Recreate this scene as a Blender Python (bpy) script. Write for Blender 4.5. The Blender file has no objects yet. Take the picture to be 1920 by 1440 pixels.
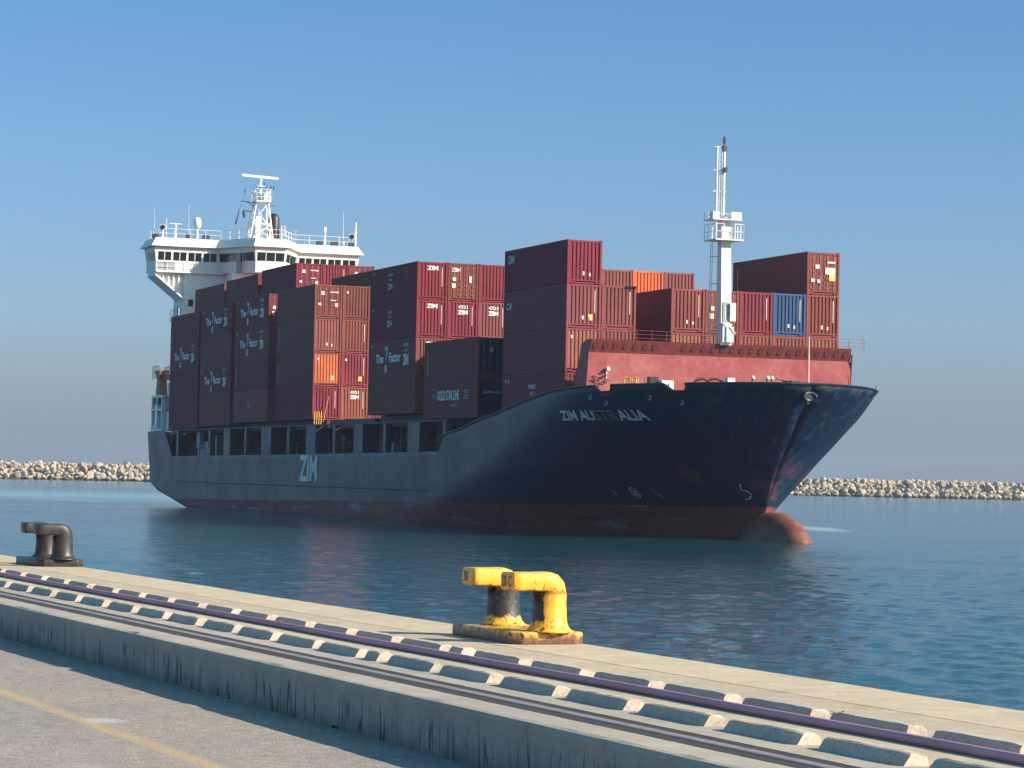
import bpy, bmesh, math, random
import numpy as np
from mathutils import Vector, Matrix
random.seed(7)
SC = bpy.context.scene
COL = SC.collection
R = math.radians

# ---------------------------------------------------------------- camera
EYE = 3.7                                   # metres above the water
FPX = 5300.0                                # focal length in pixels of a 1920 px wide frame
roll = math.atan(.021); pitch = math.atan(175/5300*math.cos(roll))
cf = Vector((0, math.cos(pitch), math.sin(pitch)))
cu_ = Vector((0, -math.sin(pitch), math.cos(pitch))); cx = Vector((1, 0, 0))
cr = cx*math.cos(roll)+cu_*math.sin(roll); cu2 = cu_*math.cos(roll)-cx*math.sin(roll)
cam = bpy.data.cameras.new('camera'); camo = bpy.data.objects.new('camera', cam); COL.objects.link(camo)
cam.sensor_width = 36; cam.lens = 36*FPX/1920; cam.clip_start = .5; cam.clip_end = 40000
m3 = Matrix((cr, cu2, -cf)).transposed()
camo.matrix_world = Matrix.Translation((0, 0, EYE)) @ m3.to_4x4()
SC.camera = camo

# ---------------------------------------------------------------- sky, sun, exposure
SUN_EL = 28.0
world = bpy.data.worlds.new('World'); SC.world = world; world.use_nodes = True
nt = world.node_tree
sky = nt.nodes.new('ShaderNodeTexSky'); sky.sky_type = 'NISHITA'; sky.sun_disc = False
sky.sun_elevation = R(SUN_EL); sky.sun_rotation = R(90+18); sky.altitude = 0
sky.air_density = 1.0; sky.dust_density = .4; sky.ozone_density = 4.0
hs = nt.nodes.new('ShaderNodeHueSaturation'); hs.inputs['Saturation'].default_value = 1.25
nt.links.new(sky.outputs[0], hs.inputs['Color'])
bg = nt.nodes['Background']; bg.inputs[1].default_value = .062
# the low air over the sea dims and blues the lowest degrees of the sky
wtc = nt.nodes.new('ShaderNodeTexCoord'); wsp = nt.nodes.new('ShaderNodeSeparateXYZ'); nt.links.new(wtc.outputs['Generated'], wsp.inputs[0])
wr = nt.nodes.new('ShaderNodeValToRGB'); nt.links.new(wsp.outputs[2], wr.inputs[0])
el_ = wr.color_ramp.elements; stops = [(0., (.43, .51, .66)), (.0085, (.45, .53, .68)), (.0556, (.70, .76, 1.0)), (.112, (.835, .87, 1.02)), (.167, (.83, .915, 1.0)), (.26, (1.8, 1.5, 1.15)), (.5, (3.3, 2.6, 1.7))]  # upper stops lift the unseen overhead sky as added fill light
while len(el_) < len(stops): el_.new(.5)
for e_, (p_, c_) in zip(el_, stops): e_.position = p_; e_.color = (c_[0]/3.5, c_[1]/3.5, c_[2]/3.5, 1)
wm = nt.nodes.new('ShaderNodeMix'); wm.data_type = 'RGBA'; wm.blend_type = 'MULTIPLY'; wm.inputs[0].default_value = 1
nt.links.new(hs.outputs[0], wm.inputs[6]); nt.links.new(wr.outputs[0], wm.inputs[7])
vs_ = nt.nodes.new('ShaderNodeVectorMath'); vs_.operation = 'SCALE'; vs_.inputs['Scale'].default_value = 3.5; nt.links.new(wm.outputs[2], vs_.inputs[0]); nt.links.new(vs_.outputs[0], bg.inputs[0])
sl = bpy.data.lights.new('sun', 'SUN'); so = bpy.data.objects.new('sun', sl); COL.objects.link(so)
sl.energy = 5.0; sl.angle = R(.5); sl.color = (1, .86, .67)
az = R(18); sd = Vector((math.cos(R(SUN_EL))*math.cos(az), -math.cos(R(SUN_EL))*math.sin(az), math.sin(R(SUN_EL))))
so.rotation_euler = sd.to_track_quat('Z', 'Y').to_euler()
SC.view_settings.view_transform = 'Standard'; SC.view_settings.look = 'None'
SC.view_settings.exposure = 1.05; SC.view_settings.gamma = 1
SC.cycles.max_bounces = 6; SC.cycles.volume_bounces = 0
SC.cycles.use_denoising = True

# ---------------------------------------------------------------- helpers
def tag(o, label=None, cat=None, group=None, kind=None):
    if label: o['label'] = label
    if cat: o['category'] = cat
    if group: o['group'] = group
    if kind: o['kind'] = kind
    return o
def link(o, parent=None):
    COL.objects.link(o)
    if parent is not None: o.parent = parent
    return o
def empty(name, loc=(0, 0, 0), rz=0, parent=None):
    o = bpy.data.objects.new(name, None); o.location = loc; o.rotation_euler = (0, 0, rz)
    o.empty_display_size = .5
    return link(o, parent)
class MB:
    def __init__(s): s.v = []; s.f = []
    def add(s, vs, fs):
        k = len(s.v); s.v += [tuple(v) for v in vs]; s.f += [tuple(i+k for i in f) for f in fs]; return s
    def box(s, x0, x1, y0, y1, z0, z1):
        return s.add([(x0,y0,z0),(x1,y0,z0),(x1,y1,z0),(x0,y1,z0),(x0,y0,z1),(x1,y0,z1),(x1,y1,z1),(x0,y1,z1)],
                     [(0,3,2,1),(4,5,6,7),(0,1,5,4),(1,2,6,5),(2,3,7,6),(3,0,4,7)])
    def prism(s, pts, a, b, ax):          # polygon pts in the other two axes, extruded along ax from a to b
        n = len(pts)
        def P(p, q):
            if ax == 0: return (q, p[0], p[1])
            if ax == 1: return (p[0], q, p[1])
            return (p[0], p[1], q)
        vs = [P(p, a) for p in pts]+[P(p, b) for p in pts]
        fs = [tuple(range(n))[::-1], tuple(range(n, 2*n))]+[(i, (i+1) % n, (i+1) % n+n, i+n) for i in range(n)]
        return s.add(vs, fs)
    def tube(s, p0, p1, r, r1=None, n=8):
        p0 = Vector(p0); p1 = Vector(p1); d = (p1-p0).normalized(); r1 = r if r1 is None else r1
        a = d.orthogonal().normalized(); b = d.cross(a)
        vs = []
        for p, rr in ((p0, r), (p1, r1)):
            for i in range(n):
                t = 2*math.pi*i/n; vs.append(p+a*(rr*math.cos(t))+b*(rr*math.sin(t)))
        return s.add(vs, [(i, (i+1) % n, (i+1) % n+n, i+n) for i in range(n)]+[tuple(range(n))[::-1], tuple(range(n, 2*n))])
    def path(s, pts, r, n=6):
        for a, b in zip(pts, pts[1:]): s.tube(a, b, r, n=n)
        return s
    def lathe(s, prof, c=(0, 0, 0), n=20):
        k = len(prof); vs = []
        for i in range(n):
            t = 2*math.pi*i/n
            for r_, z in prof: vs.append((c[0]+r_*math.cos(t), c[1]+r_*math.sin(t), c[2]+z))
        fs = [(i*k+j, ((i+1) % n)*k+j, ((i+1) % n)*k+j+1, i*k+j+1) for i in range(n) for j in range(k-1)]
        return s.add(vs, fs)
    def mesh(s, name, mat, smooth=False):
        me = bpy.data.meshes.new(name); me.from_pydata(s.v, [], s.f); me.update()
        if smooth:
            for p in me.polygons: p.use_smooth = True
        if mat is not None: me.materials.append(mat)
        return me
    def build(s, name, mat, parent=None, smooth=False):
        return link(bpy.data.objects.new(name, s.mesh(name, mat, smooth)), parent)
def fixn(o):
    bm = bmesh.new(); bm.from_mesh(o.data); bmesh.ops.recalc_face_normals(bm, faces=bm.faces); bm.to_mesh(o.data); bm.free(); return o
def rail(mb, pts, h, r=.03, step=1.5, rows=2):      # hand rail along a polyline
    for a, b in zip(pts, pts[1:]):
        a = Vector(a); b = Vector(b); L = (b-a).length; n = max(1, round(L/step))
        for i in range(rows):
            z = Vector((0, 0, h*(i+1)/rows)); mb.tube(a+z, b+z, r*.8, n=4)
        for i in range(n+1):
            p = a.lerp(b, i/n); mb.tube(p, p+Vector((0, 0, h)), r, n=4)
    return mb
_tc = {}
def text_mesh(txt, size, bold=.0, ext=.004):
    k = (txt, size, bold, ext)
    if k in _tc: return _tc[k]
    c = bpy.data.curves.new('t', 'FONT'); c.body = txt; c.size = size; c.offset = bold*size; c.extrude = ext; c.resolution_u = 3
    o = bpy.data.objects.new('t', c); COL.objects.link(o)
    dg = bpy.context.evaluated_depsgraph_get(); dg.update()
    me = bpy.data.meshes.new_from_object(o.evaluated_get(dg))
    bpy.data.objects.remove(o); bpy.data.curves.remove(c)
    xs = [v.co.x for v in me.vertices]; ys = [v.co.y for v in me.vertices]
    me['w'] = max(xs)-min(xs); me['x0'] = min(xs); me['h'] = max(ys)-min(ys)
    _tc[k] = me; return me
def fit_text(txt, w, h, bold=.0):          # list of verts scaled to a w x h box, origin lower left; faces
    me = text_mesh(txt, 1.0, bold, 0)
    xs = [v.co.x for v in me.vertices]; ys = [v.co.y for v in me.vertices]
    x0, y0 = min(xs), min(ys); sx = w/(max(xs)-x0); sy = h/(max(ys)-y0)
    return [((v.co.x-x0)*sx, (v.co.y-y0)*sy) for v in me.vertices], [tuple(p.vertices) for p in me.polygons]

# ---------------------------------------------------------------- materials
def mat(name, rough=.6, metal=0, spec=None):
    m = bpy.data.materials.new(name); m.use_nodes = True; b = m.node_tree.nodes['Principled BSDF']
    b.inputs['Roughness'].default_value = rough; b.inputs['Metallic'].default_value = metal
    if spec is not None: b.inputs['Specular IOR Level'].default_value = spec
    return m
def N(m, t, **kw):
    n = m.node_tree.nodes.new('ShaderNode'+t)
    for k, v in kw.items():
        if k in ('operation', 'blend_type', 'data_type', 'noise_dimensions', 'feature', 'wave_type', 'bands_direction'): setattr(n, k, v)
        else: n.inputs[k.replace('_', ' ')].default_value = v
    return n
def L(m, a, b): m.node_tree.links.new(a, b)
def coords(m, scale=(1, 1, 1), kind='Object', rot=0):
    t = N(m, 'TexCoord'); mp = N(m, 'Mapping'); mp.inputs['Scale'].default_value = scale; mp.inputs['Rotation'].default_value = (0, 0, rot)
    L(m, t.outputs[kind], mp.inputs[0]); return mp.outputs[0]
def noise(m, vec, sc, det=4, rough=.6, dist=0):
    n = N(m, 'TexNoise', Scale=sc, Detail=det, Roughness=rough, Distortion=dist); L(m, vec, n.inputs['Vector']); return n.outputs['Fac']
def ramp(m, fac, stops):
    n = N(m, 'ValToRGB'); cr_ = n.color_ramp
    while len(cr_.elements) < len(stops): cr_.elements.new(.5)
    for e, (p, c) in zip(cr_.elements, stops):
        e.position = p; e.color = (c, c, c, 1) if not hasattr(c, '__len__') else (*c, 1)
    L(m, fac, n.inputs[0]); return n.outputs[0]
def mix(m, f, a, b, bt='MIX'):
    n = m.node_tree.nodes.new('ShaderNodeMix'); n.data_type = 'RGBA'; n.blend_type = bt
    for s, v in ((0, f), (6, a), (7, b)):
        if hasattr(v, 'is_output'): L(m, v, n.inputs[s])
        elif s == 0: n.inputs[0].default_value = v
        else: n.inputs[s].default_value = (*v, 1)
    return n.outputs[2]
def mth(m, op, a, b=0.0, c=None):
    n = m.node_tree.nodes.new('ShaderNodeMath'); n.operation = op
    for i, v in enumerate((a, b) if c is None else (a, b, c)):
        if hasattr(v, 'is_output'): L(m, v, n.inputs[i])
        else: n.inputs[i].default_value = v
    return n.outputs[0]
def setc(m, c, rough=None):
    b = m.node_tree.nodes['Principled BSDF']
    if hasattr(c, 'is_output'): L(m, c, b.inputs['Base Color'])
    else: b.inputs['Base Color'].default_value = (*c, 1)
    if rough is not None: L(m, rough, b.inputs['Roughness'])
def bump(m, h, st=.3, dist=.02):
    n = N(m, 'Bump', Strength=st, Distance=dist); L(m, h, n.inputs['Height']); L(m, n.outputs[0], m.node_tree.nodes['Principled BSDF'].inputs['Normal'])
def worn(name, col, col2, sc=1.5, rough=.55, thr=(.5, .72), metal=0, kind='Object', bst=.0):
    m = mat(name, rough, metal); v = coords(m, kind=kind)
    a = noise(m, v, sc, 6, .65); f = ramp(m, a, [(thr[0], 0.), (thr[1], 1.)])
    f2 = noise(m, v, sc*8, 3); c = mix(m, f, col, col2)
    c = mix(m, .5, c, mix(m, 1, c, ramp(m, f2, [(.3, .72), (.7, 1.12)]), 'MULTIPLY')); setc(m, c)
    if bst: bump(m, f2, bst, .01)
    return m

M = {}
# painted steel of the containers: each object carries its own colour
def container_paint():
    m = mat('container_paint', .5, 0, .22); oi = m.node_tree.nodes.new('ShaderNodeObjectInfo')
    v = coords(m, (1, 1, 1)); ad = m.node_tree.nodes.new('ShaderNodeVectorMath'); ad.operation = 'ADD'
    L(m, v, ad.inputs[0]); cb = N(m, 'CombineXYZ'); L(m, mth(m, 'MULTIPLY', oi.outputs['Random'], 90.), cb.inputs[0]); L(m, mth(m, 'MULTIPLY', oi.outputs['Random'], 37.), cb.inputs[2]); L(m, cb.outputs[0], ad.inputs[1])
    vec = ad.outputs[0]
    big = noise(m, vec, .45, 4, .6); fine = noise(m, vec, 5, 4, .6)
    sm = N(m, 'Mapping'); sm.inputs['Scale'].default_value = (2.2, 2.2, .22); L(m, vec, sm.inputs[0]); streak = noise(m, sm.outputs[0], 2.2, 5, .7)
    c = mix(m, 1, oi.outputs['Color'], ramp(m, big, [(.3, .80), (.7, 1.18)]), 'MULTIPLY')
    c = mix(m, 1, c, ramp(m, fine, [(.3, .88), (.7, 1.06)]), 'MULTIPLY')
    c = mix(m, mth(m, 'MULTIPLY', ramp(m, streak, [(.56, 0.), (.76, 1.)]), .5), c, (.10, .045, .03))
    c = mix(m, mth(m, 'MULTIPLY', ramp(m, fine, [(.66, 0.), (.74, 1.)]), .35), c, (.33, .25, .22))
    setc(m, c, ramp(m, big, [(.3, .55), (.7, .8)])); return m
M['cont'] = container_paint()
def flat(name, col, rough=.6, metal=0, amp=.18, sc=3.0, kind='Object'):
    m = mat(name, rough, metal); v = coords(m, kind=kind); f = noise(m, v, sc, 5, .6)
    setc(m, mix(m, 1, col, ramp(m, f, [(.3, 1-amp), (.7, 1+amp*.5)]), 'MULTIPLY')); return m
M['lettering'] = flat('white_lettering', (.75, .75, .73), .6, amp=.35, sc=2.5)
M['name_paint'] = flat('name_paint', (.66, .68, .66), .6, amp=.35, sc=3)
M['dim_lettering'] = flat('weathered_lettering', (.46, .48, .48), .6, amp=.5, sc=4)
M['brown_lettering'] = flat('rusty_lettering', (.24, .15, .125), .7, amp=.4, sc=4)
M['white'] = worn('white_ship_paint', (.74, .73, .68), (.50, .46, .38), .6, .45, (.58, .9))
M['white2'] = flat('white_fitting_paint', (.72, .72, .69), .5)
M['black'] = flat('black_paint', (.015, .016, .018), .45)
M['dark'] = flat('dark_fitting', (.03, .035, .04), .6)
M['glass'] = flat('window_glass', (.012, .022, .025), .08, amp=.3, sc=.8)
M['red'] = worn('red_oxide_steel', (.28, .045, .055), (.36, .12, .12), .35, .6, (.42, .72))
M['darkred'] = flat('dark_red_steel', (.20, .032, .038), .6, amp=.3)
M['hatch'] = worn('maroon_coaming_steel', (.10, .028, .03), (.06, .03, .03), .8, .6)
M['deck'] = flat('deck_green_grey', (.08, .09, .085), .7)
M['yellow'] = worn('yellow_fitting_paint', (.62, .36, .03), (.35, .17, .04), 6, .5)
M['label_yellow'] = flat('yellow_sticker', (.75, .50, .12), .5)
M['label_white'] = flat('pale_sticker', (.70, .62, .58), .5)
M['orange'] = flat('orange_steel', (.42, .13, .06), .6, amp=.4)
M['grey'] = flat('grey_steel', (.30, .33, .34), .5, amp=.25)
M['steel'] = flat('galvanised_steel', (.40, .40, .38), .4, .5)

def hull_paint():
    m = mat('hull_paint', .4, 0, .3); t = N(m, 'TexCoord'); sp = N(m, 'SeparateXYZ'); L(m, t.outputs['Object'], sp.inputs[0])
    X, Y, Z = sp.outputs; v = t.outputs['Object']
    n1 = noise(m, v, .25, 6, .65); n2 = noise(m, v, 1.6, 6, .7)
    mp = N(m, 'Mapping'); mp.inputs['Scale'].default_value = (1, 1, .12); L(m, v, mp.inputs[0]); st = noise(m, mp.outputs[0], 1.5, 6, .7)
    mh = N(m, 'Mapping'); mh.inputs['Scale'].default_value = (.1, .3, 1.2); L(m, v, mh.inputs[0]); sh = noise(m, mh.outputs[0], 1.2, 5, .65)
    navy = mix(m, ramp(m, n1, [(.35, 0.), (.7, 1.)]), (.0005, .010, .042), (.003, .020, .058))
    grey = mix(m, ramp(m, st, [(.35, 0.), (.7, 1.)]), (.034, .038, .044), (.056, .060, .064))
    # sky sheen and scuffs painted grey aft of the shoulder: the border climbs forward
    bl = mth(m, 'ADD', mth(m, 'MULTIPLY', X, .068), 4.75)            # border height over length
    e = mth(m, 'SUBTRACT', Z, bl); e = mth(m, 'ADD', e, mth(m, 'MULTIPLY', mth(m, 'SUBTRACT', n1, .5), 1.5))
    g1 = ramp(m, mth(m, 'MULTIPLY_ADD', e, .5, .5), [(.4, 0.), (.75, 1.)])
    fade = ramp(m, mth(m, 'MULTIPLY_ADD', X, -.04, .30), [(.12, 0.), (1., 1.)])
    g = mth(m, 'MULTIPLY', g1, fade)
    aft = ramp(m, mth(m, 'MULTIPLY_ADD', X, -.02, -.6), [(0., 0.), (.35, 1.)])
    g = mth(m, 'MAXIMUM', g, aft)
    c = mix(m, g, navy, grey)
    # rust and scuffs
    c = mix(m, mth(m, 'MULTIPLY', ramp(m, st, [(.62, 0.), (.78, 1.)]), .35), c, (.09, .045, .03))
    # rusty patch below the hawse pipe
    dx = mth(m, 'SUBTRACT', X, 6.5); dz = mth(m, 'SUBTRACT', Z, 4.1)
    d = mth(m, 'ADD', mth(m, 'MULTIPLY', mth(m, 'MULTIPLY', dx, dx), .8), mth(m, 'MULTIPLY', mth(m, 'MULTIPLY', dz, dz), .9))
    d = mth(m, 'ADD', d, mth(m, 'MULTIPLY', n2, .8))
    c = mix(m, mth(m, 'MULTIPLY', ramp(m, d, [(.5, 1.), (1.5, 0.)]), .8), c, (.085, .03, .018))
    # bow rubbed bare near the stem
    sx = ramp(m, mth(m, 'MULTIPLY', mth(m, 'SUBTRACT', X, 8.2), .12), [(.0, 0.), (.5, 1.)])
    lowz = ramp(m, mth(m, 'MULTIPLY', Z, .16), [(.35, 1.), (.9, 0.)])
    c = mix(m, mth(m, 'MULTIPLY', mth(m, 'MULTIPLY', ramp(m, sh, [(.42, 0.), (.6, 1.)]), lowz), mth(m, 'MULTIPLY', sx, .9)), c, (.33, .11, .055))
    c = mix(m, mth(m, 'MULTIPLY', mth(m, 'MULTIPLY', ramp(m, st, [(.5, 0.), (.7, 1.)]), sx), .4), c, (.10, .13, .14))
    # red boot-top, ship a little trimmed by the stern
    bt = mth(m, 'SUBTRACT', Z, mth(m, 'MULTIPLY_ADD', X, .0112, 2.03)); bt = mth(m, 'ADD', bt, mth(m, 'MULTIPLY', mth(m, 'SUBTRACT', n2, .5), .12))
    k = ramp(m, mth(m, 'MULTIPLY_ADD', bt, 4., .5), [(.4, 1.), (.6, 0.)])
    rb = mix(m, ramp(m, n2, [(.35, 0.), (.65, 1.)]), (.16, .026, .028), (.24, .06, .05))
    rb = mix(m, ramp(m, sh, [(.56, 0.), (.68, .6)]), rb, (.30, .26, .26))
    wl = ramp(m, mth(m, 'MULTIPLY', Z, .9), [(.05, 1.), (.35, 0.)])
    rb = mix(m, mth(m, 'MULTIPLY', wl, .6), rb, (.03, .03, .025))
    c = mix(m, k, c, rb)
    cb0 = N(m, 'CombineXYZ'); L(m, X, cb0.inputs[0]); L(m, Z, cb0.inputs[1]); br0 = N(m, 'TexBrick'); L(m, cb0.outputs[0], br0.inputs['Vector'])
    for k_, v_ in (('Scale', 1.), ('Mortar Size', .025), ('Mortar Smooth', .8), ('Brick Width', 7.5), ('Row Height', 2.1)): br0.inputs[k_].default_value = v_
    c = mix(m, mth(m, 'MULTIPLY', br0.outputs['Fac'], .22), c, (.012, .014, .018)); setc(m, c, mix(m, k, ramp(m, n1, [(.3, .38), (.7, .52)]), (.65, .65, .65)))
    # plating: weld seams and the shallow dishing between frames
    cb = N(m, 'CombineXYZ'); L(m, X, cb.inputs[0]); L(m, Z, cb.inputs[1]); br = N(m, 'TexBrick'); L(m, cb.outputs[0], br.inputs['Vector'])
    for k_, v_ in (('Scale', 1.), ('Mortar Size', .02), ('Mortar Smooth', .6), ('Brick Width', 7.5), ('Row Height', 2.1)): br.inputs[k_].default_value = v_
    seam = br.outputs['Fac']; wv = N(m, 'TexWave', Scale=.42, Distortion=.6, Detail=1.); L(m, v, wv.inputs['Vector'])
    hgt = mth(m, 'ADD', mth(m, 'MULTIPLY', noise(m, v, .7, 3), 1.), mth(m, 'ADD', mth(m, 'MULTIPLY', wv.outputs['Fac'], .22), mth(m, 'MULTIPLY', seam, -.12)))
    bump(m, hgt, .35, .06)
    return m
M['hull'] = hull_paint()
def bulb_paint():
    m = mat('bulb_paint', .6); t = N(m, 'TexCoord'); sp = N(m, 'SeparateXYZ'); L(m, t.outputs['Object'], sp.inputs[0])
    n = noise(m, t.outputs['Object'], 1.1, 6, .7); n2 = noise(m, t.outputs['Object'], 5, 5, .7)
    c = mix(m, ramp(m, n, [(.35, 0.), (.65, 1.)]), (.10, .028, .018), (.20, .075, .045)); c = mix(m, ramp(m, n2, [(.55, 0.), (.7, .6)]), c, (.12, .04, .03))
    x = sp.outputs[0]; line = ramp(m, mth(m, 'ABSOLUTE', mth(m, 'SUBTRACT', x, 13.2)), [(.0, 1.), (.07, 0.)])
    setc(m, mix(m, line, c, (.05, .02, .02))); return m
M['bulb'] = bulb_paint()

# ================================================================= SHIP
AL = math.atan(1930/5300); ST = math.atan2(-math.cos(AL), math.sin(AL))
SO = Vector((3.7, 185.4, 0))
ship = empty('container_ship', SO, ST)
tag(ship, 'large dark blue container ship with red boot-top and white bridge, loaded with maroon containers', 'container ship')
SMW = Matrix.Translation(SO) @ Matrix.Rotation(ST, 4, 'Z')
VC = 10.0
UW = [0, 1.6, 3, 5, 7, 9.7]; WW = [0, 2, 4, 6, 8, 9.7]
US = [8.6, 9.2, 10, 11.4, 13.2, 15.8]
LLs = [44.14, 35.74, 28.91, 23.79, 18.9, 17.46]; NNs = [1.76, 1.83, 1.89, 1.93, 1.95, 1.97]; MMs = [1, 1.19, 1.39, 1.58, 1.73, 1.87]
def hb(u, w):
    us = np.interp(w, UW, US); l = np.interp(w, WW, LLs); n = np.interp(w, WW, NNs); mm = np.interp(w, WW, MMs)
    t = min(max((u-(us-l))/l, 0), 1); return 10.35*(1-t**n)**(1/mm)
TOP = [(-130, 7.75), (-115.0, 7.72), (-114.5, 7.62), (-111.2, 5.15), (-75, 5.27), (-33, 5.46), (-25.8, 5.5), (-25.2, 6.3), (-24.2, 6.8), (-20.8, 7.1), (-16, 7.85), (-13.4, 8.1),
       (-6.5, 9.05), (-2, 9.5), (0, 9.6), (4.05, 9.72), (4.3, 9.32), (5.5, 9.32), (5.52, 9.74), (10.05, 9.76), (10.35, 9.3), (11.3, 9.3), (11.32, 9.77), (16, 9.85)]
TU = [a for a, b in TOP]; TW = [b for a, b in TOP]
def top(u): return float(np.interp(u, TU, TW))
def wbot(u): return float(np.interp(u, [-123, -120.6, -117.8, -104.6, -94], [2.5, 2.34, 1.64, 0.05, -3]))
def build_hull():
    cols = []
    ul = sorted(set([-121.85, -119.5, -117.8, -115, -114.5, -112.8, -111.2, -108, -104.6, -100, -97, -94]+list(np.arange(-90, -26, 4))+[-25.8, -25.5, -25.2, -24.7, -24.2, -22.5, -20.8, -18, -16, -14.7, -13.4]))
    J = 26
    for i, u in enumerate(ul):
        c = []
        for j in range(J+1):
            w = wbot(u)+(top(u)-wbot(u))*j/J; uu = u
            if i == 0: uu = float(np.interp(w, [2.3, 7.7], [-121.0, -122.7]))
            c.append((uu, w, hb(uu, w)))
        cols.append(c)
    K = 110; u0 = -13.4
    for k in range(1, K+1):
        s = k/K; s = s*.45+.55*(1-(1-s)**2.2)
        c = []
        for j in range(J+1):
            w = 5.
            for it in range(8):
                us = float(np.interp(w, UW, US)); u = u0+(us-u0)*s; w = -3+(top(u)+3)*j/J
            c.append((u, w, hb(u, w) if k < K else 0.0))
        cols.append(c)
    v = []; f = []; nC = len(cols)
    for sgn in (-1, 1):
        for c in cols:
            for (u, w, b) in c: v.append((u, VC+sgn*b, w))
    W1 = J+1; off = nC*W1
    for i in range(nC-1):
        for j in range(J):
            a = i*W1+j; f.append((a, a+W1, a+W1+1, a+1)); a += off; f.append((a, a+1, a+W1+1, a+W1))
    # bottom strip and transom
    kb = len(v)
    for c in cols: v.append((c[0][0], VC, c[0][1]-.9))
    for i in range(nC-1):
        f.append((kb+i, kb+i+1, (i+1)*W1, i*W1)); f.append((kb+i+1, kb+i, off+i*W1, off+(i+1)*W1))
    f.append(tuple([j for j in range(W1)][::-1]+[kb]+[off+j for j in range(W1)]))
    mb = MB(); mb.v = v; mb.f = f
    o = mb.build('hull', M['hull'], ship, smooth=True); fixn(o)
    sd_ = o.modifiers.new('thick', 'SOLIDIFY'); sd_.thickness = .12; sd_.offset = -1
    return o
hull = build_hull()
# half-round bead on the sheer
mb = MB()
for sgn in (-1, 1):
    pts = []
    for u in np.concatenate([np.arange(-25.8, -2, 1.2), np.arange(-2, 15.75, .22), [15.8]]):
        w = top(u); pts.append((u, VC+sgn*(hb(u, w)+.01), w))
    mb.path(pts, .06, 5)
mb.build('bulwark_rail', M['black'], hull)
# bulb
mb = MB(); vs = []; n1, n2 = 28, 18
for i in range(n1+1):
    th = math.pi*i/n1
    for j in range(n2):
        ph = 2*math.pi*j/n2; x = 10.6+4.85*math.cos(th) if th < math.pi/2 else 10.6+4.2*math.cos(th)
        rr = math.sin(th)**.85 if th > 0 and th < math.pi else 0
        vs.append((x, VC+1.75*rr*math.cos(ph), -1.45+3.32*rr*math.sin(ph)))
mb.add(vs, [(i*n2+j, i*n2+(j+1) % n2, (i+1)*n2+(j+1) % n2, (i+1)*n2+j) for i in range(n1) for j in range(n2)])
bo = mb.build('bulbous_bow', M['bulb'], ship, smooth=True); fixn(bo)
tag(bo, 'rust-red bulb breaking the water under the stem')
# deck plating
mb = MB()
us = list(np.arange(-3, 14.0, .5))+[14.2]
for a, b in zip(us, us[1:]):
    ba, bb = hb(a, 8.5)-.1, hb(b, 8.5)-.1
    mb.add([(a, VC-ba, 8.5), (b, VC-bb, 8.5), (b, VC+bb, 8.5), (a, VC+ba, 8.5)], [(0, 1, 2, 3)])
mb.box(-122, -19, -.2, 20.2, 4.2, 4.35)
mb.build('deck', M['deck'], ship)
# hatch coamings with their covers, one per bay
for a, b, tw in ((-115, -101.9, 7.92), (-101.5, -88.9, 8.07), (-88, -75.2, 8.27), (-73, -60.2, 8.27), (-59.5, -46.5, 8.27), (-44.7, -31.8, 8.42), (-30.4, -17.6, 7.88), (-17.1, -.3, 7.8)):
    mb = MB()
    if a < -18: mb.box(a, b, 2.05, 17.9, 4.36, 7.5)
    for x in np.arange(a+.7, b-.3, 1.5):
        if a < -18: mb.box(x, x+.12, 1.8, 2.05, 4.36, 7.5)
    mb.box(a, b, 1.2, 18.8, 7.501, tw)
    mb.build('hatch_coaming', M['hatch'], ship)
MB().box(-121.5, -115.1, 2.0, 18, 4.36, 7.5).build('stern_block', M['hatch'], ship)
# side pillars of the open gallery
PIL = [(-109.47, -108.54), (-96.03, -95.18), (-89.95, -87.51), (-82.16, -81.48), (-76.08, -72.77), (-67.43, -66.56), (-61.3, -58.34), (-53.14, -52.46), (-47.14, -44.72), (-39.22, -38.53), (-32.99, -30.04), (-24.59, -23.8)]
for a, b in PIL:
    wide = b-a > 1.5
    for y0, y1 in ((-.345, .75 if wide else .15), (19.25, 20.345)):
        o = MB().box(a, b, y0, y1, top(a)-.05, 7.72).build('pillar', M['hull'], ship)
mb = MB()
for y0, y1 in ((-.25, .25), (19.75, 20.25)): mb.box(-114.2, -23.8, y0, y1, 7.73, 7.86)
mb.build('stringer_beam', M['dark'], ship)
mb = MB()
for a, b in zip([-108.5]+[p[1] for p in PIL[1:]], [p[0] for p in PIL[1:]]): rail(mb, [(a, .35, 5.0), (b, .35, 5.0)], 1.35, .03, 2., 3)
mb.build('gallery_railing', M['darkred'], ship)
for q in ((-105.5, -99.5, .9, 1.7, 4.36, 6.6), (-98.9, -97.6, .9, 1.5, 4.36, 7.2), (-104.2, -103, .5, .9, 6.0, 7.6)): MB().box(*q).build('deck_locker', M['grey'], ship)
for x in (-93, -79, -69.5, -64, -55.5, -50, -42, -36, -27.6): MB().box(x, x+random.uniform(.6, 1.4), 1.1, 1.75, 4.36, random.uniform(5.6, 7.2)).build('deck_locker', M['hatch'] if random.random() < .6 else M['grey'], ship)

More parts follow.
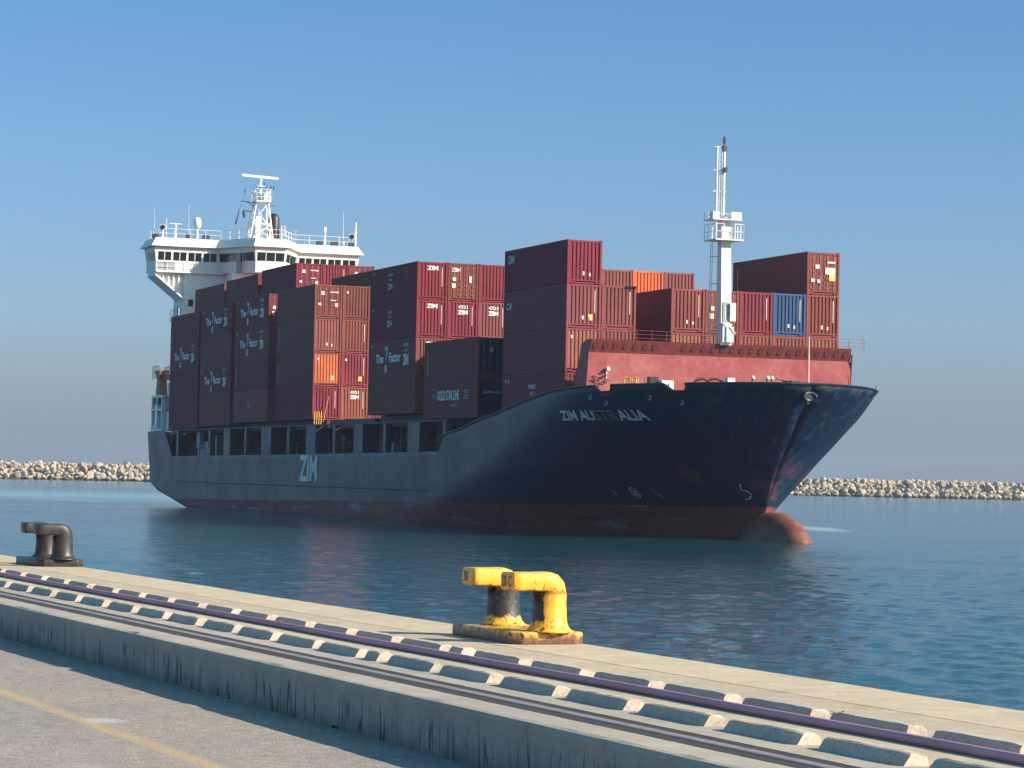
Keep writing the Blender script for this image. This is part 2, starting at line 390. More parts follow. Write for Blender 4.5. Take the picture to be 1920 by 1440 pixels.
# lettering painted on the hull (follows its surface)
def on_hull(name, verts2, faces, m, off=.03, side=-1, parent=hull):
    vs = []
    for (u, w) in verts2: vs.append((u, VC+side*(hb(u, w)+off), w))
    mb = MB(); mb.add(vs, faces); return mb.build(name, m, parent)
def hull_text(name, txt, u, w, wd, h, m, bold=.02):
    vs, fs = fit_text(txt, wd, h, bold); return on_hull(name, [(u+x, w+y) for x, y in vs], fs, m)
tag(hull_text('ship_name', 'ZIM AU', -1.1, 7.50, 3.78, .66, M['name_paint'], .022), 'weathered grey letters reading ZIM AU')
tag(hull_text('ship_name', 'STR', 2.72, 7.50, 2.15, .66, M['brown_lettering'], .018), 'rust-brown letters reading STR')
tag(hull_text('ship_name', 'ALIA', 4.93, 7.50, 2.35, .66, M['name_paint'], .022), 'weathered grey letters reading ALIA')
tag(hull_text('hull_logo', 'ZIM', -63.0, 2.98, 5.4, 2.25, M['lettering'], .03), 'large pale letters reading ZIM on the ship side')
def strip2(pts, wd):        # ribbon following 2D points
    v = []; f = []
    for i, p in enumerate(pts):
        a = Vector(pts[max(0, i-1)]); b = Vector(pts[min(len(pts)-1, i+1)]); d = (b-a).normalized(); n = Vector((-d.y, d.x))*wd/2
        v += [tuple(Vector(p)+n), tuple(Vector(p)-n)]
    return v, [(2*i, 2*i+1, 2*i+3, 2*i+2) for i in range(len(pts)-1)]
v, f = strip2([(.99+.32*math.cos(t), 2.86+.32*math.sin(t)) for t in np.linspace(0, 2*math.pi, 20)], .07)
for a in (.8, 2.37):
    vv, ff = strip2([(.99-.3*math.cos(a), 2.86-.3*math.sin(a)), (.99, 2.86), (.99+.3*math.cos(a), 2.86+.3*math.sin(a))], .11); k = len(v); v += vv; f += [tuple(i+k for i in q) for q in ff]
on_hull('thruster_mark', v, f, M['dim_lettering'])
for u in (-.95, 2.75):
    v, f = strip2([(u-.15, 3.18), (u+.1, 2.75)], .05); k = len(v)
    v += [(u+.0, 2.82), (u+.2, 2.84), (u+.18, 2.52)]; f += [(k, k+1, k+2)]
    on_hull('arrow_mark', v, f, M['dim_lettering'])
v, f = strip2([(9.07, 3.6), (8.79, 3.19), (8.96, 3.16), (9.12, 3.12), (9.17, 2.97), (9.12, 2.83), (8.93, 2.65), (8.7, 2.6)], .075)
on_hull('bulb_mark', v, f, M['dim_lettering'])
# rubbing line along the side
mb = MB(); mb.prism([(-.41, 2.57), (-.35, 2.52), (-.35, 2.62)], -108, -27, 0); mb.build('fender_bar', M['dark'], hull)
for u, w in ((3.13, 8.97), (4.5, 8.6), (10.31, 8.6), (8.4, 8.9)):      # fairleads in the bulwark
    y = VC-hb(u, w)
    mb = MB(); mb.path([(u+.22*math.cos(t), y-.03, w+.14*math.sin(t)) for t in np.linspace(0, 2*math.pi, 13)], .05, 6)
    mb.build('fairlead', M['grey'], hull)
u, w = 15.15, 9.0; mb = MB(); mb.path([(15.42+.1*math.cos(t)**2, VC+.42*math.cos(t), 9.05+.24*math.sin(t)) for t in np.linspace(0, 2*math.pi, 17)], .09, 8)
mb.box(15.0, 15.45, VC-.3, VC+.3, 8.9, 9.2); mb.build('centre_fairlead', M['black'], hull)

# ---- red wave breaker across the forecastle
wbk = MB()
y0t, y1t, y0m, y1m, y0b, y1b = .62, 19.38, .56, 19.44, .48, 19.52
def slab(mb, pts, t):        # quad panel with thickness t towards -x
    q = [Vector(p) for p in pts]; mb.add([*q, *[p+Vector((-t, 0, 0)) for p in q]], [(0, 1, 2, 3), (7, 6, 5, 4), (0, 4, 5, 1), (1, 5, 6, 2), (2, 6, 7, 3), (3, 7, 4, 0)])
slab(wbk, [(1.9, y0b, 9.3), (1.9, y1b, 9.3), (2.1, y1m, 11.95), (2.1, y0m, 11.95)], .12)
slab(wbk, [(1.9, 1.1, 8.51), (1.9, 18.9, 8.51), (1.9, y1b, 9.295), (1.9, y0b, 9.295)], .12)
# returns at both ends
for s, yb, ym, yt in ((-1, y0b, y0m, y0t), (1, y1b, y1m, y1t)):
    a = [Vector((1.78, yb, 9.0)), Vector((1.98, ym, 11.95)), Vector((2.4, yt, 12.78)), Vector((1.5, yt, 12.8)), Vector((.6, yt, 12.5)), Vector((.3, ym, 11.3)), Vector((-.3, yb, 10.2)), Vector((-.5, yb, 9.3))]
    b = [p+Vector((0, -s*.08, 0)) for p in a]; n = len(a)
    wbk.add([*a, *b], [tuple(range(n)), tuple(range(n, 2*n))[::-1]]+[(i, (i+1) % n, (i+1) % n+n, i+n) for i in range(n)])
wbk.prism([(1.4, 9.3), (2.0, 9.3), (2.05, 11.9), (1.9, 11.9)], 19.46, 19.54, 1)
wbk.add([(1.7, 19.55, 11.9), (1.7, 19.55, 9.6), (.6, 20.05, 9.6), (1.62, 19.55, 11.9), (1.62, 19.55, 9.6), (.52, 20.05, 9.6)], [(0, 1, 2), (5, 4, 3), (0, 2, 5, 3), (0, 3, 4, 1), (1, 4, 5, 2)])
brk = wbk.build('wave_breaker', M['red'], ship); fixn(brk)
bm = MB(); slab(bm, [(2.11, y0m, 11.96), (2.11, y1m, 11.96), (2.5, y1t, 12.8), (2.5, y0t, 12.8)], .1)
band = bm.build('top_flare', M['darkred'], brk); fixn(band)  # darker red: shade of the down-facing slope painted into the band
for i, y in enumerate(np.linspace(.95, 19.0, 27)):
    if 6 < i < 9: continue
    c = Vector((2.33, y, 12.38)); ux = Vector((.42, 0, .9)); pts = []; ov = MB()
    for t in np.linspace(0, 2*math.pi, 12, endpoint=False): pts.append(c+Vector((0, .19*math.cos(t), 0))+ux*(.26*math.sin(t)))
    ov.add(pts, [tuple(range(12))]); ov.tube(c+Vector((0, -.12, -.1)), c+Vector((.0, .12, .12)), .03, n=5)
    fixn(ov.build('lightening_hole', M['hatch'], brk))
mb = MB()
for a, b in ((.7, 7.0), (11.3, 20.4)): rail(mb, [(2.3, a, 12.75), (2.3, b, 12.7)], .75, .02, 1.1, 3)
mb.tube((2.3, 7, 13.0), (2.3, 9.2, 12.95), .03).tube((2.3, 7, 13.3), (2.3, 9.2, 13.3), .03)
mb.build('breaker_railing', M['darkred'], brk)
mb = MB(); rail(mb, [(1.0, y1b+.1, 9.4), (1.6, y1t+.1, 12.0)], .5, .04, .8, 2); mb.tube((1.3, y1b+.35, 9.3), (2.3, y1m+.05, 12.4), .07); mb.build('breaker_ladder', M['darkred'], brk)

# ---- fore mast
def frustum(mb, r0, r1):       # (x0,x1,y0,y1,z)
    a = [(r0[0], r0[2], r0[4]), (r0[1], r0[2], r0[4]), (r0[1], r0[3], r0[4]), (r0[0], r0[3], r0[4])]
    b = [(r1[0], r1[2], r1[4]), (r1[1], r1[2], r1[4]), (r1[1], r1[3], r1[4]), (r1[0], r1[3], r1[4])]
    return mb.add(a+b, [(0, 3, 2, 1), (4, 5, 6, 7), (0, 1, 5, 4), (1, 2, 6, 5), (2, 3, 7, 6), (3, 0, 4, 7)])
mb = MB(); frustum(mb, (.55, 1.5, 10.20, 10.98, 12.72), (.85, 1.42, 10.13, 10.78, 20.95)); mast = mb.build('foremast', M['white'], ship); mast.location = (1.15, -.5, 0)
mb = MB(); mb.box(1.51, 1.62, 10.26, 10.72, 12.9, 14.2).box(1.51, 1.7, 10.75, 11.15, 14.3, 15.5).box(1.51, 1.72, 10.5, 11.0, 12.9, 13.9)
mb.path([(1.75, 10.3, 15.3), (1.8, 10.35, 14.4), (1.75, 10.7, 13.9), (1.8, 11.1, 13.5), (1.75, 10.5, 13.2)], .03); mb.build('mast_box', M['white2'], mast)
MB().box(1.505, 1.53, 10.3, 10.7, 14.25, 15.55).build('mast_recess', M['grey'], mast)
mb = MB(); mb.box(.1, 2.0, 9.45, 11.5, 19.62, 19.7); rail(mb, [(2.0, 9.5, 19.7), (2.0, 10.05, 19.7)], 1.0, .03, .5); rail(mb, [(2.0, 10.85, 19.7), (2.0, 11.47, 19.7), (.1, 11.47, 19.7)], 1.0, .03, .5); rail(mb, [(2., 9.48, 19.7), (.1, 9.48, 19.7)], 1.0, .03, .6)
mb.build('lower_platform', M['white2'], mast)
mb = MB(); mb.box(.3, 1.9, 9.3, 11.4, 20.96, 21.03); rail(mb, [(.35, 9.35, 21.03), (.35, 11.35, 21.03)], .5, .025, .6)
mb.box(1.2, 1.75, 9.35, 9.8, 21.04, 21.5).box(1.2, 1.85, 10.65, 11.38, 21.04, 21.5); mb.build('light_platform', M['white2'], mast)
mb = MB(); mb.tube((1.1, 10.36, 20.9), (1.1, 10.36, 25.6), .115, .085, 10).tube((1.1, 9.86, 21.0), (1.1, 9.86, 25.85), .065, n=8)
for z in (22.9, 24.3): mb.tube((1.1, 9.6, z), (1.1, 10.55, z), .035, n=5)
mb.tube((1.1, 9.7, 25.85), (1.1, 10.2, 25.85), .03)
mb.build('mast_pole', M['white2'], mast)
mb = MB()
for y in (10.02, 10.2): mb.tube((1.15, y, 21), (1.15, y, 25.8), .028, n=5)
for z in np.arange(21.1, 25.8, .3): mb.tube((1.15, 10.02, z), (1.15, 10.2, z), .018, n=4)
mb.build('ladder', M['steel'], mast)
mb = MB(); mb.box(1.0, 1.25, 10.25, 10.5, 25.6, 25.95).box(1.02, 1.2, 10.3, 10.44, 26.1, 26.5).tube((1.1, 10.36, 25.6), (1.1, 10.36, 26.6), .04).box(1.2, 1.4, 10.3, 10.5, 24.2, 24.5); mb.build('mast_lamp', M['dark'], mast)
mb = MB()
for x in (.45, .75): mb.tube((x, 9.72, 12), (x+.2, 9.72, 19.5), .025, n=5)
for z in np.arange(12, 19.5, .33): mb.tube((.45+.2*(z-12)/7.5, 9.72, z), (.75+.2*(z-12)/7.5, 9.72, z), .015, n=4)
for z in (14, 16.8, 18.6): mb.tube((.6, 9.68, z), (.8, 10.2, z), .035)
mb.build('side_ladder', M['white2'], mast)
mb = MB(); mb.tube((15.2, VC, 8.6), (15.2, VC, 12.78), .075, .05, 8); mb.build('jackstaff', flat('pale_pink_paint', (.62, .45, .40)), ship)
# ---- forecastle gear
def hoop(mb, c, r, a0, a1, tr, axis=(0, 1, 0), n=14):
    pts = []
    for t in np.linspace(a0, a1, n): pts.append((c[0]+axis[0]*r*math.cos(t), c[1]+axis[1]*r*math.cos(t), c[2]+r*math.sin(t)))
    return mb.path(pts, tr, 6)
DX = Vector((.42, .9, 0)).normalized()
mb = MB()
for cx_, cy_ in ((4.45, 2.35), (5.15, 2.6)):
    for s in (-.32, .32): mb.tube((cx_+DX.x*s, cy_+DX.y*s, 8.5), (cx_+DX.x*s*.55, cy_+DX.y*s*.55, 10.28), .05)
    mb.tube((cx_-DX.x*.18, cy_-DX.y*.18, 10.28), (cx_+DX.x*.18, cy_+DX.y*.18, 10.28), .05)
mb.lathe([(.22, 0), (.2, .5), (.06, 1.1), (0, 1.75)], (5.89, 2.75, 8.5), 8).lathe([(.26, 0), (.24, .6), (.14, 1.2), (0, 1.8)], (5.3, 2.6, 8.5), 8)
mb.build('yellow_frame', M['yellow'], ship)
MB().box(6.75, 7.25, 2.75, 3.35, 8.5, 10.28).build('cabinet', M['black'], ship)
MB().box(7.35, 7.9, 3.3, 4.1, 8.5, 10.05).build('white_locker', M['white2'], ship); MB().box(8.1, 8.4, 3.6, 3.9, 8.5, 9.85).build('white_locker', M['white2'], ship)
mb = MB()
for c, r in (((10.3, 5.0, 9.6), .55), ((10.95, 5.6, 9.55), .6)): hoop(mb, c, r, .2, 3.0, .09, (.4, .9, 0))
mb.build('mooring_hose', flat('rust_rope', (.16, .06, .05)), ship)
mb = MB(); mb.tube((10.9, 6.6, 9.2), (11.5, 8.0, 9.2), .6, n=14).tube((10.8, 6.4, 9.2), (10.87, 6.58, 9.2), .95, n=14).box(11.3, 12.0, 8.3, 9.2, 8.5, 9.7)
mb.build('windlass', M['deck'], ship)
MB().box(11.3, 11.8, 6.1, 6.6, 8.5, 10.2).build('winch_cover', M['white2'], ship)
MB().box(13.9, 14.5, 8.9, 9.8, 8.5, 10.05).tube((14.2, 8.3, 10.15), (14.2, 8.9, 10.0), .04).build('bollard_cover', M['dark'], ship)
mb = MB(); rail(mb, [(7.5, 18.7, 9.75), (9.0, 18.0, 9.75)], .35, .04, .7, 1); mb.build('bow_rail', M['grey'], ship)
mb = MB(); mb.tube((2.0, 1.9, 10.9), (2.3, 1.9, 10.9), .13).tube((2.0, 1.85, 10.3), (2.05, 1.85, 10.85), .05); mb.build('deck_lamp', M['white2'], brk)
mb = MB()
for i in range(14): y = .7+random.random()*1.1; z = 9.8+random.random()*.9; xx = 2.0; mb.tube((xx+.04, y, z), (xx+.1, y+random.uniform(.1, .4), z+random.uniform(-.1, .1)), .035, n=5)
mb.build('pipe_cluster', M['dark'], brk)

# ================================================================= DECKHOUSE AND BRIDGE
def off_poly(P, d):
    n = len(P); out = []
    for i in range(n):
        p0, p1, p2 = Vector(P[i-1]), Vector(P[i]), Vector(P[(i+1) % n]); a = (p1-p0).normalized(); b = (p2-p1).normalized()
        na = Vector((a.y, -a.x)); nb = Vector((b.y, -b.x)); k = (na+nb); k = k/max(.2, k.dot(na)) if k.length > 1e-6 else na
        out.append(tuple(p1+k*d))
    return out
# plan outline, counter-clockwise seen from above (x = forward, y = port)
PL = [(-122.5, -1.0), (-118, -1.0), (-118, 5.8), (-112.8, 8.4), (-112.8, 11.6), (-118, 14.2), (-118, 21.0), (-122.5, 21.0)]
def loft(mb, P, lv):
    n = len(P); base = len(mb.v); vs = []
    for w, d in lv:
        for p in off_poly(P, d): vs.append((p[0], p[1], w))
    fs = []
    for k in range(len(lv)-1):
        for i in range(n): fs.append((k*n+i, k*n+(i+1) % n, (k+1)*n+(i+1) % n, (k+1)*n+i))
    fs.append(tuple(range(n))[::-1]); fs.append(tuple(range((len(lv)-1)*n, len(lv)*n)))
    return mb.add(vs, fs)
wh = loft(MB(), PL, [(24.55, 0), (25.7, 0), (26.7, .16), (27.12, .2)]).build('wheelhouse', M['white'], ship)
rf = loft(MB(), PL, [(27.13, .45), (27.2, .62), (28.1, .05)]).build('roof_fascia', M['white'], wh)
def windows(p0, p1, n, groups=1):
    p0 = Vector(p0); p1 = Vector(p1); d = (p1-p0); Ln = d.length; d /= Ln; nn = Vector((d.y, -d.x))
    for i in range(n):
        g = .12 if (groups > 1 and i % groups == 0) else .05; g2 = .12 if (groups > 1 and i % groups == groups-1) else .05
        a = Ln*i/n+g; b = Ln*(i+1)/n-g2
        v = []
        for w, o_ in ((25.74, .02), (26.62, .165)):
            for s in (a, b): q = p0+d*s+nn*o_; v.append((q.x, q.y, w)); q = p0+d*s+nn*(o_-.05); v.append((q.x, q.y, w))
        MB().add(v, [(0, 2, 6, 4), (1, 5, 7, 3), (0, 4, 5, 1), (2, 3, 7, 6), (4, 6, 7, 5), (0, 1, 3, 2)]).build('window', M['glass'], wh)
windows((-118, -.9), (-118, 5.6), 8, 2); windows((-117.9, 5.85), (-112.9, 8.35), 3); windows((-112.8, 8.5), (-112.8, 11.5), 3)
windows((-112.9, 11.65), (-117.9, 14.15), 3); windows((-118, 14.4), (-118, 20.9), 8, 2); windows((-121.5, -1.0), (-118.3, -1.0), 2)
mb = MB()
pts = [(-118.2, -.7, 28.1), (-118.2, 6.0, 28.1), (-113.1, 8.6, 28.1), (-113.1, 11.4, 28.1), (-118.2, 14.0, 28.1), (-118.2, 20.7, 28.1), (-122, 20.7, 28.1)]
rail(mb, pts, 1.0, .03, 1.6, 2); rail(mb, [(-118.2, -.7, 28.1), (-122, -.7, 28.1)], 1.0, .03, 1.3, 2); mb.build('roof_railing', M['white2'], wh)
mb = MB(); rail(mb, [(-117.75, -.9, 24.55), (-117.75, 6.6, 24.55), (-113.4, 8.4, 24.55)], 1.1, .03, 1.1, 2); mb.box(-118, -117.6, -1.0, 6.4, 24.45, 24.56); mb.build('bridge_walkway', M['white2'], wh)
MB().box(-117.99, -117.93, -.8, 1.0, 24.75, 25.55).build('wing_opening', M['grey'], wh)
MB().box(-117.98, -117.95, 6.9, 7.0, 24.6, 25.6).box(-115.3, -114.6, 7.0, 7.25, 24.56, 26.6).build('bridge_door', M['grey'], wh)
# the house under it, with bracketed wings
mb = MB(); mb.box(-122.4, -118.05, 2.05, 17.95, 4.36, 24.54).box(-118.04, -115.1, 6.5, 13.5, 7.8, 24.5); house = mb.build('deckhouse', M['white'], ship)
for s in (0, 1):
    f_ = (lambda y: y) if s == 0 else (lambda y: 20-y)
    mb = MB(); pg = [(f_(-1.0), 24.53), (f_(-1.0), 24.3), (f_(2.04), 21.9), (f_(2.04), 24.53)]
    mb.prism(pg, -121.5, -118.3, 0); mb.prism([(f_(-1.05), 24.29), (f_(-1.05), 24.1), (f_(2.04), 21.65), (f_(2.04), 21.88)], -121.6, -117.8, 0)
    for y in (-.2, .35, .9, 1.45): mb.box(-118.3, -118.05, min(f_(y), f_(y+.1)), max(f_(y), f_(y+.1)), 24.2-(y+1)*.77+.05, 24.52)
    o = mb.build('wing_bracket', M['white'], house); fixn(o)
mb = MB()
for k in range(5):
    for y in (2.6, 4.1, 15.4, 16.9): mb.box(-118.06, -118.0, y, y+.5, 9+k*3, 9.7+k*3)
mb.box(-122.0, -120.5, 2.0, 2.06, 20.0, 21.0); mb.build('porthole', M['glass'], house)
mb = MB(); rail(mb, [(-118.0, 1.6, 19.6), (-122, 1.6, 19.6)], 1.1, .04, 1.2); mb.box(-122, -118, 1.55, 2.05, 19.5, 19.6); mb.build('side_walkway', M['white2'], house)
# radar mast
rm = MB(); cy = 10.0; cxm = -117.5
B4 = [(cxm+a, cy+b) for a, b in ((1.1, -1.35), (1.1, 1.2), (-1.1, 1.2), (-1.1, -1.35))]; T4 = [(cxm+a, cy+b) for a, b in ((.5, -.55), (.5, .75), (-.5, .75), (-.5, -.55))]
def lev(t): return [(Vector((*B4[i], 28.1))).lerp(Vector((*T4[i], 32.3)), t) for i in range(4)]
L0, L1, L2 = lev(0), lev(.45), lev(1)
for i in range(4):
    j = (i+1) % 4; rm.tube(L0[i], L2[i], .09, n=6); rm.tube(L1[i], L1[j], .05, n=5); rm.tube(L0[i], L1[j], .05, n=5); rm.tube(L1[i], L2[j], .05, n=5); rm.tube(L0[j], L1[i], .03, n=4)
rm.box(cxm-.35, cxm+.2, cy-.5, cy+.3, 28.1, 30.8)
for z in np.arange(28.4, 32.2, .35): rm.tube((cxm-.6, cy-.15, z), (cxm-.6, cy+.3, z), .03, n=4)
rm.box(cxm-.9, cxm+1.0, cy-.7, cy+.95, 32.3, 32.42)
rail(rm, [(cxm+1.0, cy-.7, 32.4), (cxm+1.0, cy+.95, 32.4), (cxm-.9, cy+.95, 32.4)], 1.25, .035, .5, 3); rail(rm, [(cxm+1.0, cy-.7, 32.4), (cxm-.9, cy-.7, 32.4)], 1.25, .035, .5, 3)
rm.tube((cxm, cy-.05, 32.4), (cxm, cy-.05, 34.55), .14, .1, 8).box(cxm-.2, cxm+.5, cy-.5, cy+.4, 33.95, 34.03).box(cxm+.1, cxm+.8, cy+.1, cy+.7, 32.45, 33.2)
rmast = rm.build('radar_mast', M['white2'], ship)
mb = MB(); mb.tube((cxm, cy-.05, 34.55), (cxm, cy-.05, 34.82), .2, .18, 10)
mb.add([(cxm-.12, cy-2.1, 34.97), (cxm+.12, cy-2.1, 34.97), (cxm+.12, cy+1.9, 34.8), (cxm-.12, cy+1.9, 34.8), (cxm-.12, cy-2.1, 35.22), (cxm+.12, cy-2.1, 35.22), (cxm+.12, cy+1.9, 35.05), (cxm-.12, cy+1.9, 35.05)], [(0, 3, 2, 1), (4, 5, 6, 7), (0, 1, 5, 4), (1, 2, 6, 5), (2, 3, 7, 6), (3, 0, 4, 7)])
mb.build('radar_scanner', M['white2'], rmast)
MB().tube((cxm, cy-.5, 32.2), (cxm, cy-2.1, 32.35), .05).tube((cxm, cy-.5, 31.7), (cxm, cy-1.5, 32.3), .04).build('yard_arm', M['dark'], rmast)
MB().tube((cxm, cy+.7, 32.0), (cxm, cy+1.5, 32.0), .04).build('yard_arm', M['dark'], rmast)
MB().tube((cxm, cy-.9, 31.3), (cxm, cy-1.75, 31.3), .05).lathe([(0, -.7), (.16, -.2), (.14, .2), (0, .4)], (cxm, cy-1.75, 31.1), 8).build('signal_lamp', M['dark'], rmast)
MB().lathe([(0, -.4), (.07, 0), (0, .4)], (cxm, cy-1.7, 33.4), 6).tube((cxm, cy-1.7, 32.4), (cxm, cy-1.7, 33.1), .012, n=4).build('signal_shape', M['dark'], rmast)
for y in (.3, .8, 1.1): MB().box(cxm+.9, cxm+1.0, cy+y, cy+y+.12, 33.6, 34.0).build('mast_light', M['dark'], rmast)
MB().tube((cxm+.2, cy+.35, 33.8), (cxm+.2, cy+.35, 34.4), .06).build('mast_light', M['dark'], rmast)
mb = MB(); mb.add([(cxm, cy-2.3, 31.5), (cxm, cy-2.25, 31.45), (cxm, cy-2.55, 29.8), (cxm, cy-2.75, 29.9)], [(0, 1, 2, 3)]); mb.tube((cxm, cy-2.1, 32.3), (cxm, cy-2.6, 28.2), .012, n=4)
o = mb.build('signal_flag', flat('navy_flag', (.02, .03, .10), .9), rmast)
fn = MB().lathe([(.0, 3.25), (.28, 3.2), (.5, 2.95), (.6, 2.55), (.6, 0)], (-119.0, 11.95, 28.1), 20).build('funnel_cowl', M['black'], ship, smooth=True)
mb = MB(); mb.tube((-118.2, 11.3, 28.1), (-118.2, 11.3, 31.1), .05); mb.tube((-118.2, 12.6, 28.1), (-118.2, 12.6, 30.0), .06); mb.build('funnel_pipe', M['white2'], fn)
mb = MB(); mb.lathe([(0, 1.75), (.3, 1.68), (.42, 1.45), (.42, .95), (.34, .6), (.0, .5)], (-118.5, 3.45, 28.7), 16); rd = mb.build('radome', M['white2'], wh, smooth=True)
mb = MB(); mb.tube((-118.5, 3.45, 28.1), (-118.5, 3.45, 29.25), .13)
for a in (0, 2.1, 4.2): mb.tube((-118.5, 3.45, 28.9), (-118.5+.5*math.cos(a), 3.45+.5*math.sin(a), 28.1), .04)
mb.build('radome_pedestal', M['white2'], rd)
for y, big in ((-.25, 0), (20.5, 1)):
    mb = MB(); mb.tube((-118.4, y, 28.1), (-118.4, y, 28.95), .1).tube((-118.7, y, 29.25), (-118.15, y-.08, 29.2), .3, .33, 14)
    if big: mb.tube((-118.6, y+.45, 28.1), (-118.6, y+.45, 30.8), .1)
    sl_ = mb.build('searchlight', M['white2'], wh); MB().tube((-118.15, y-.08, 29.2), (-118.1, y-.085, 29.2), .26, n=14).build('lamp_glass', M['glass'], sl_)
mb = MB(); mb.tube((-118.5, 17.5, 28.1), (-118.5, 17.5, 29.7), .1).box(-118.7, -118.3, 17.35, 17.6, 29.6, 30.1); mb.build('lamp_post', M['white2'], wh)
mb = MB(); mb.tube((-118.5, 1.15, 28.1), (-118.5, 1.15, 29.6), .12).tube((-118.5, .5, 29.65), (-118.5, 1.8, 29.65), .05).tube((-118.5, .15, 28.1), (-118.5, .15, 30.2), .03); mb.build('roof_post', M['white2'], wh)
mb = MB(); mb.tube((-118.4, 14.2, 28.1), (-118.4, 14.2, 29.5), .04).tube((-118.4, 13.9, 29.5), (-118.4, 14.5, 29.5), .07).box(-118.6, -118.2, 10.9+1.9, 11.2+1.9, 28.9, 30.0)
for y in (15.2, 13.4): mb.tube((-118.4, y, 28.1), (-118.4, y, 29.4), .025)
mb.build('roof_aerial', M['steel'], wh)
mb = MB()
for y, h_ in ((-1.1, 3.0), (2.6, 3.6), (19.6, 3.8), (7.9, 1.9)): mb.tube((-118.6, y, 28.2), (-118.6, y-.06, 28.2+h_), .03, .012, 5)
mb.build('whip_antenna', M['white2'], wh)
mb = MB()
for y0, y1 in ((2.3, 2.7), (4.1, 4.8), (9.0, 10.0), (16.6, 17.2), (18.2, 18.9), (20.2, 20.8)): mb.box(-118.7, -118.25, y0, y1, 28.11, 28.65)
mb.box(-119.2, -118.5, -1.2, -.5, 28.11, 28.5)
mb.build('roof_vent', M['dark'], wh)

# ---- stern quarter gear
mb = MB(); mb.box(-122.0, -115.2, .6, 1.4, 7.8, 11.2)
stn = mb.build('stern_house', M['grey'], ship)
mb = MB()
for u in (-122.3, -120.0, -117.8): mb.box(u, u+.35, -.1, .25, 7.75, 11.3)
for w in (7.76, 9.9, 11.3): mb.box(-122.4, -117.3, -.12, .28, w, w+.25)
mb.build('stern_frame', M['white'], stn)
MB().box(-121.8, -120.2, .0, .25, 8.0, 8.6).build('mooring_box', M['white2'], stn); MB().box(-117.2, -115.6, .3, .6, 7.8, 9.8).build('vent_box', M['white2'], stn)
mb = MB(); frustum(mb, (-121.4, -119.6, .05, .95, 11.0), (-121.0, -119.6, .15, .85, 13.6)); frustum(mb, (-121.2, -119.6, .1, .9, 13.3), (-121.3, -119.3, .0, 1.0, 14.2))
mb.add([(-120.8, .2, 13.4), (-115.5, .9, 12.9), (-115.5, 1.4, 12.9), (-120.8, .8, 13.4), (-120.8, .2, 14.1), (-115.5, .9, 13.6), (-115.5, 1.4, 13.6), (-120.8, .8, 14.1)], [(0, 3, 2, 1), (4, 5, 6, 7), (0, 1, 5, 4), (1, 2, 6, 5), (2, 3, 7, 6), (3, 0, 4, 7)])
crn = mb.build('stores_crane', M['orange'], ship)
mb = MB(); rail(mb, [(-121.6, -.2, 13.3), (-118.8, -.2, 13.3)], 1.3, .05, 1.1, 2); rail(mb, [(-121.6, 1.1, 13.3), (-118.8, 1.1, 13.3)], 1.3, .05, 1.1, 2); mb.build('crane_railing', M['dark'], crn)
MB().box(-118.6, -116.4, .7, 1.3, 11.0, 12.9).build('crane_cabin', M['white'], crn)
MB().box(-121.6, -119.4, .0, 1.0, 10.6, 11.4).build('crane_base', M['dark'], crn)

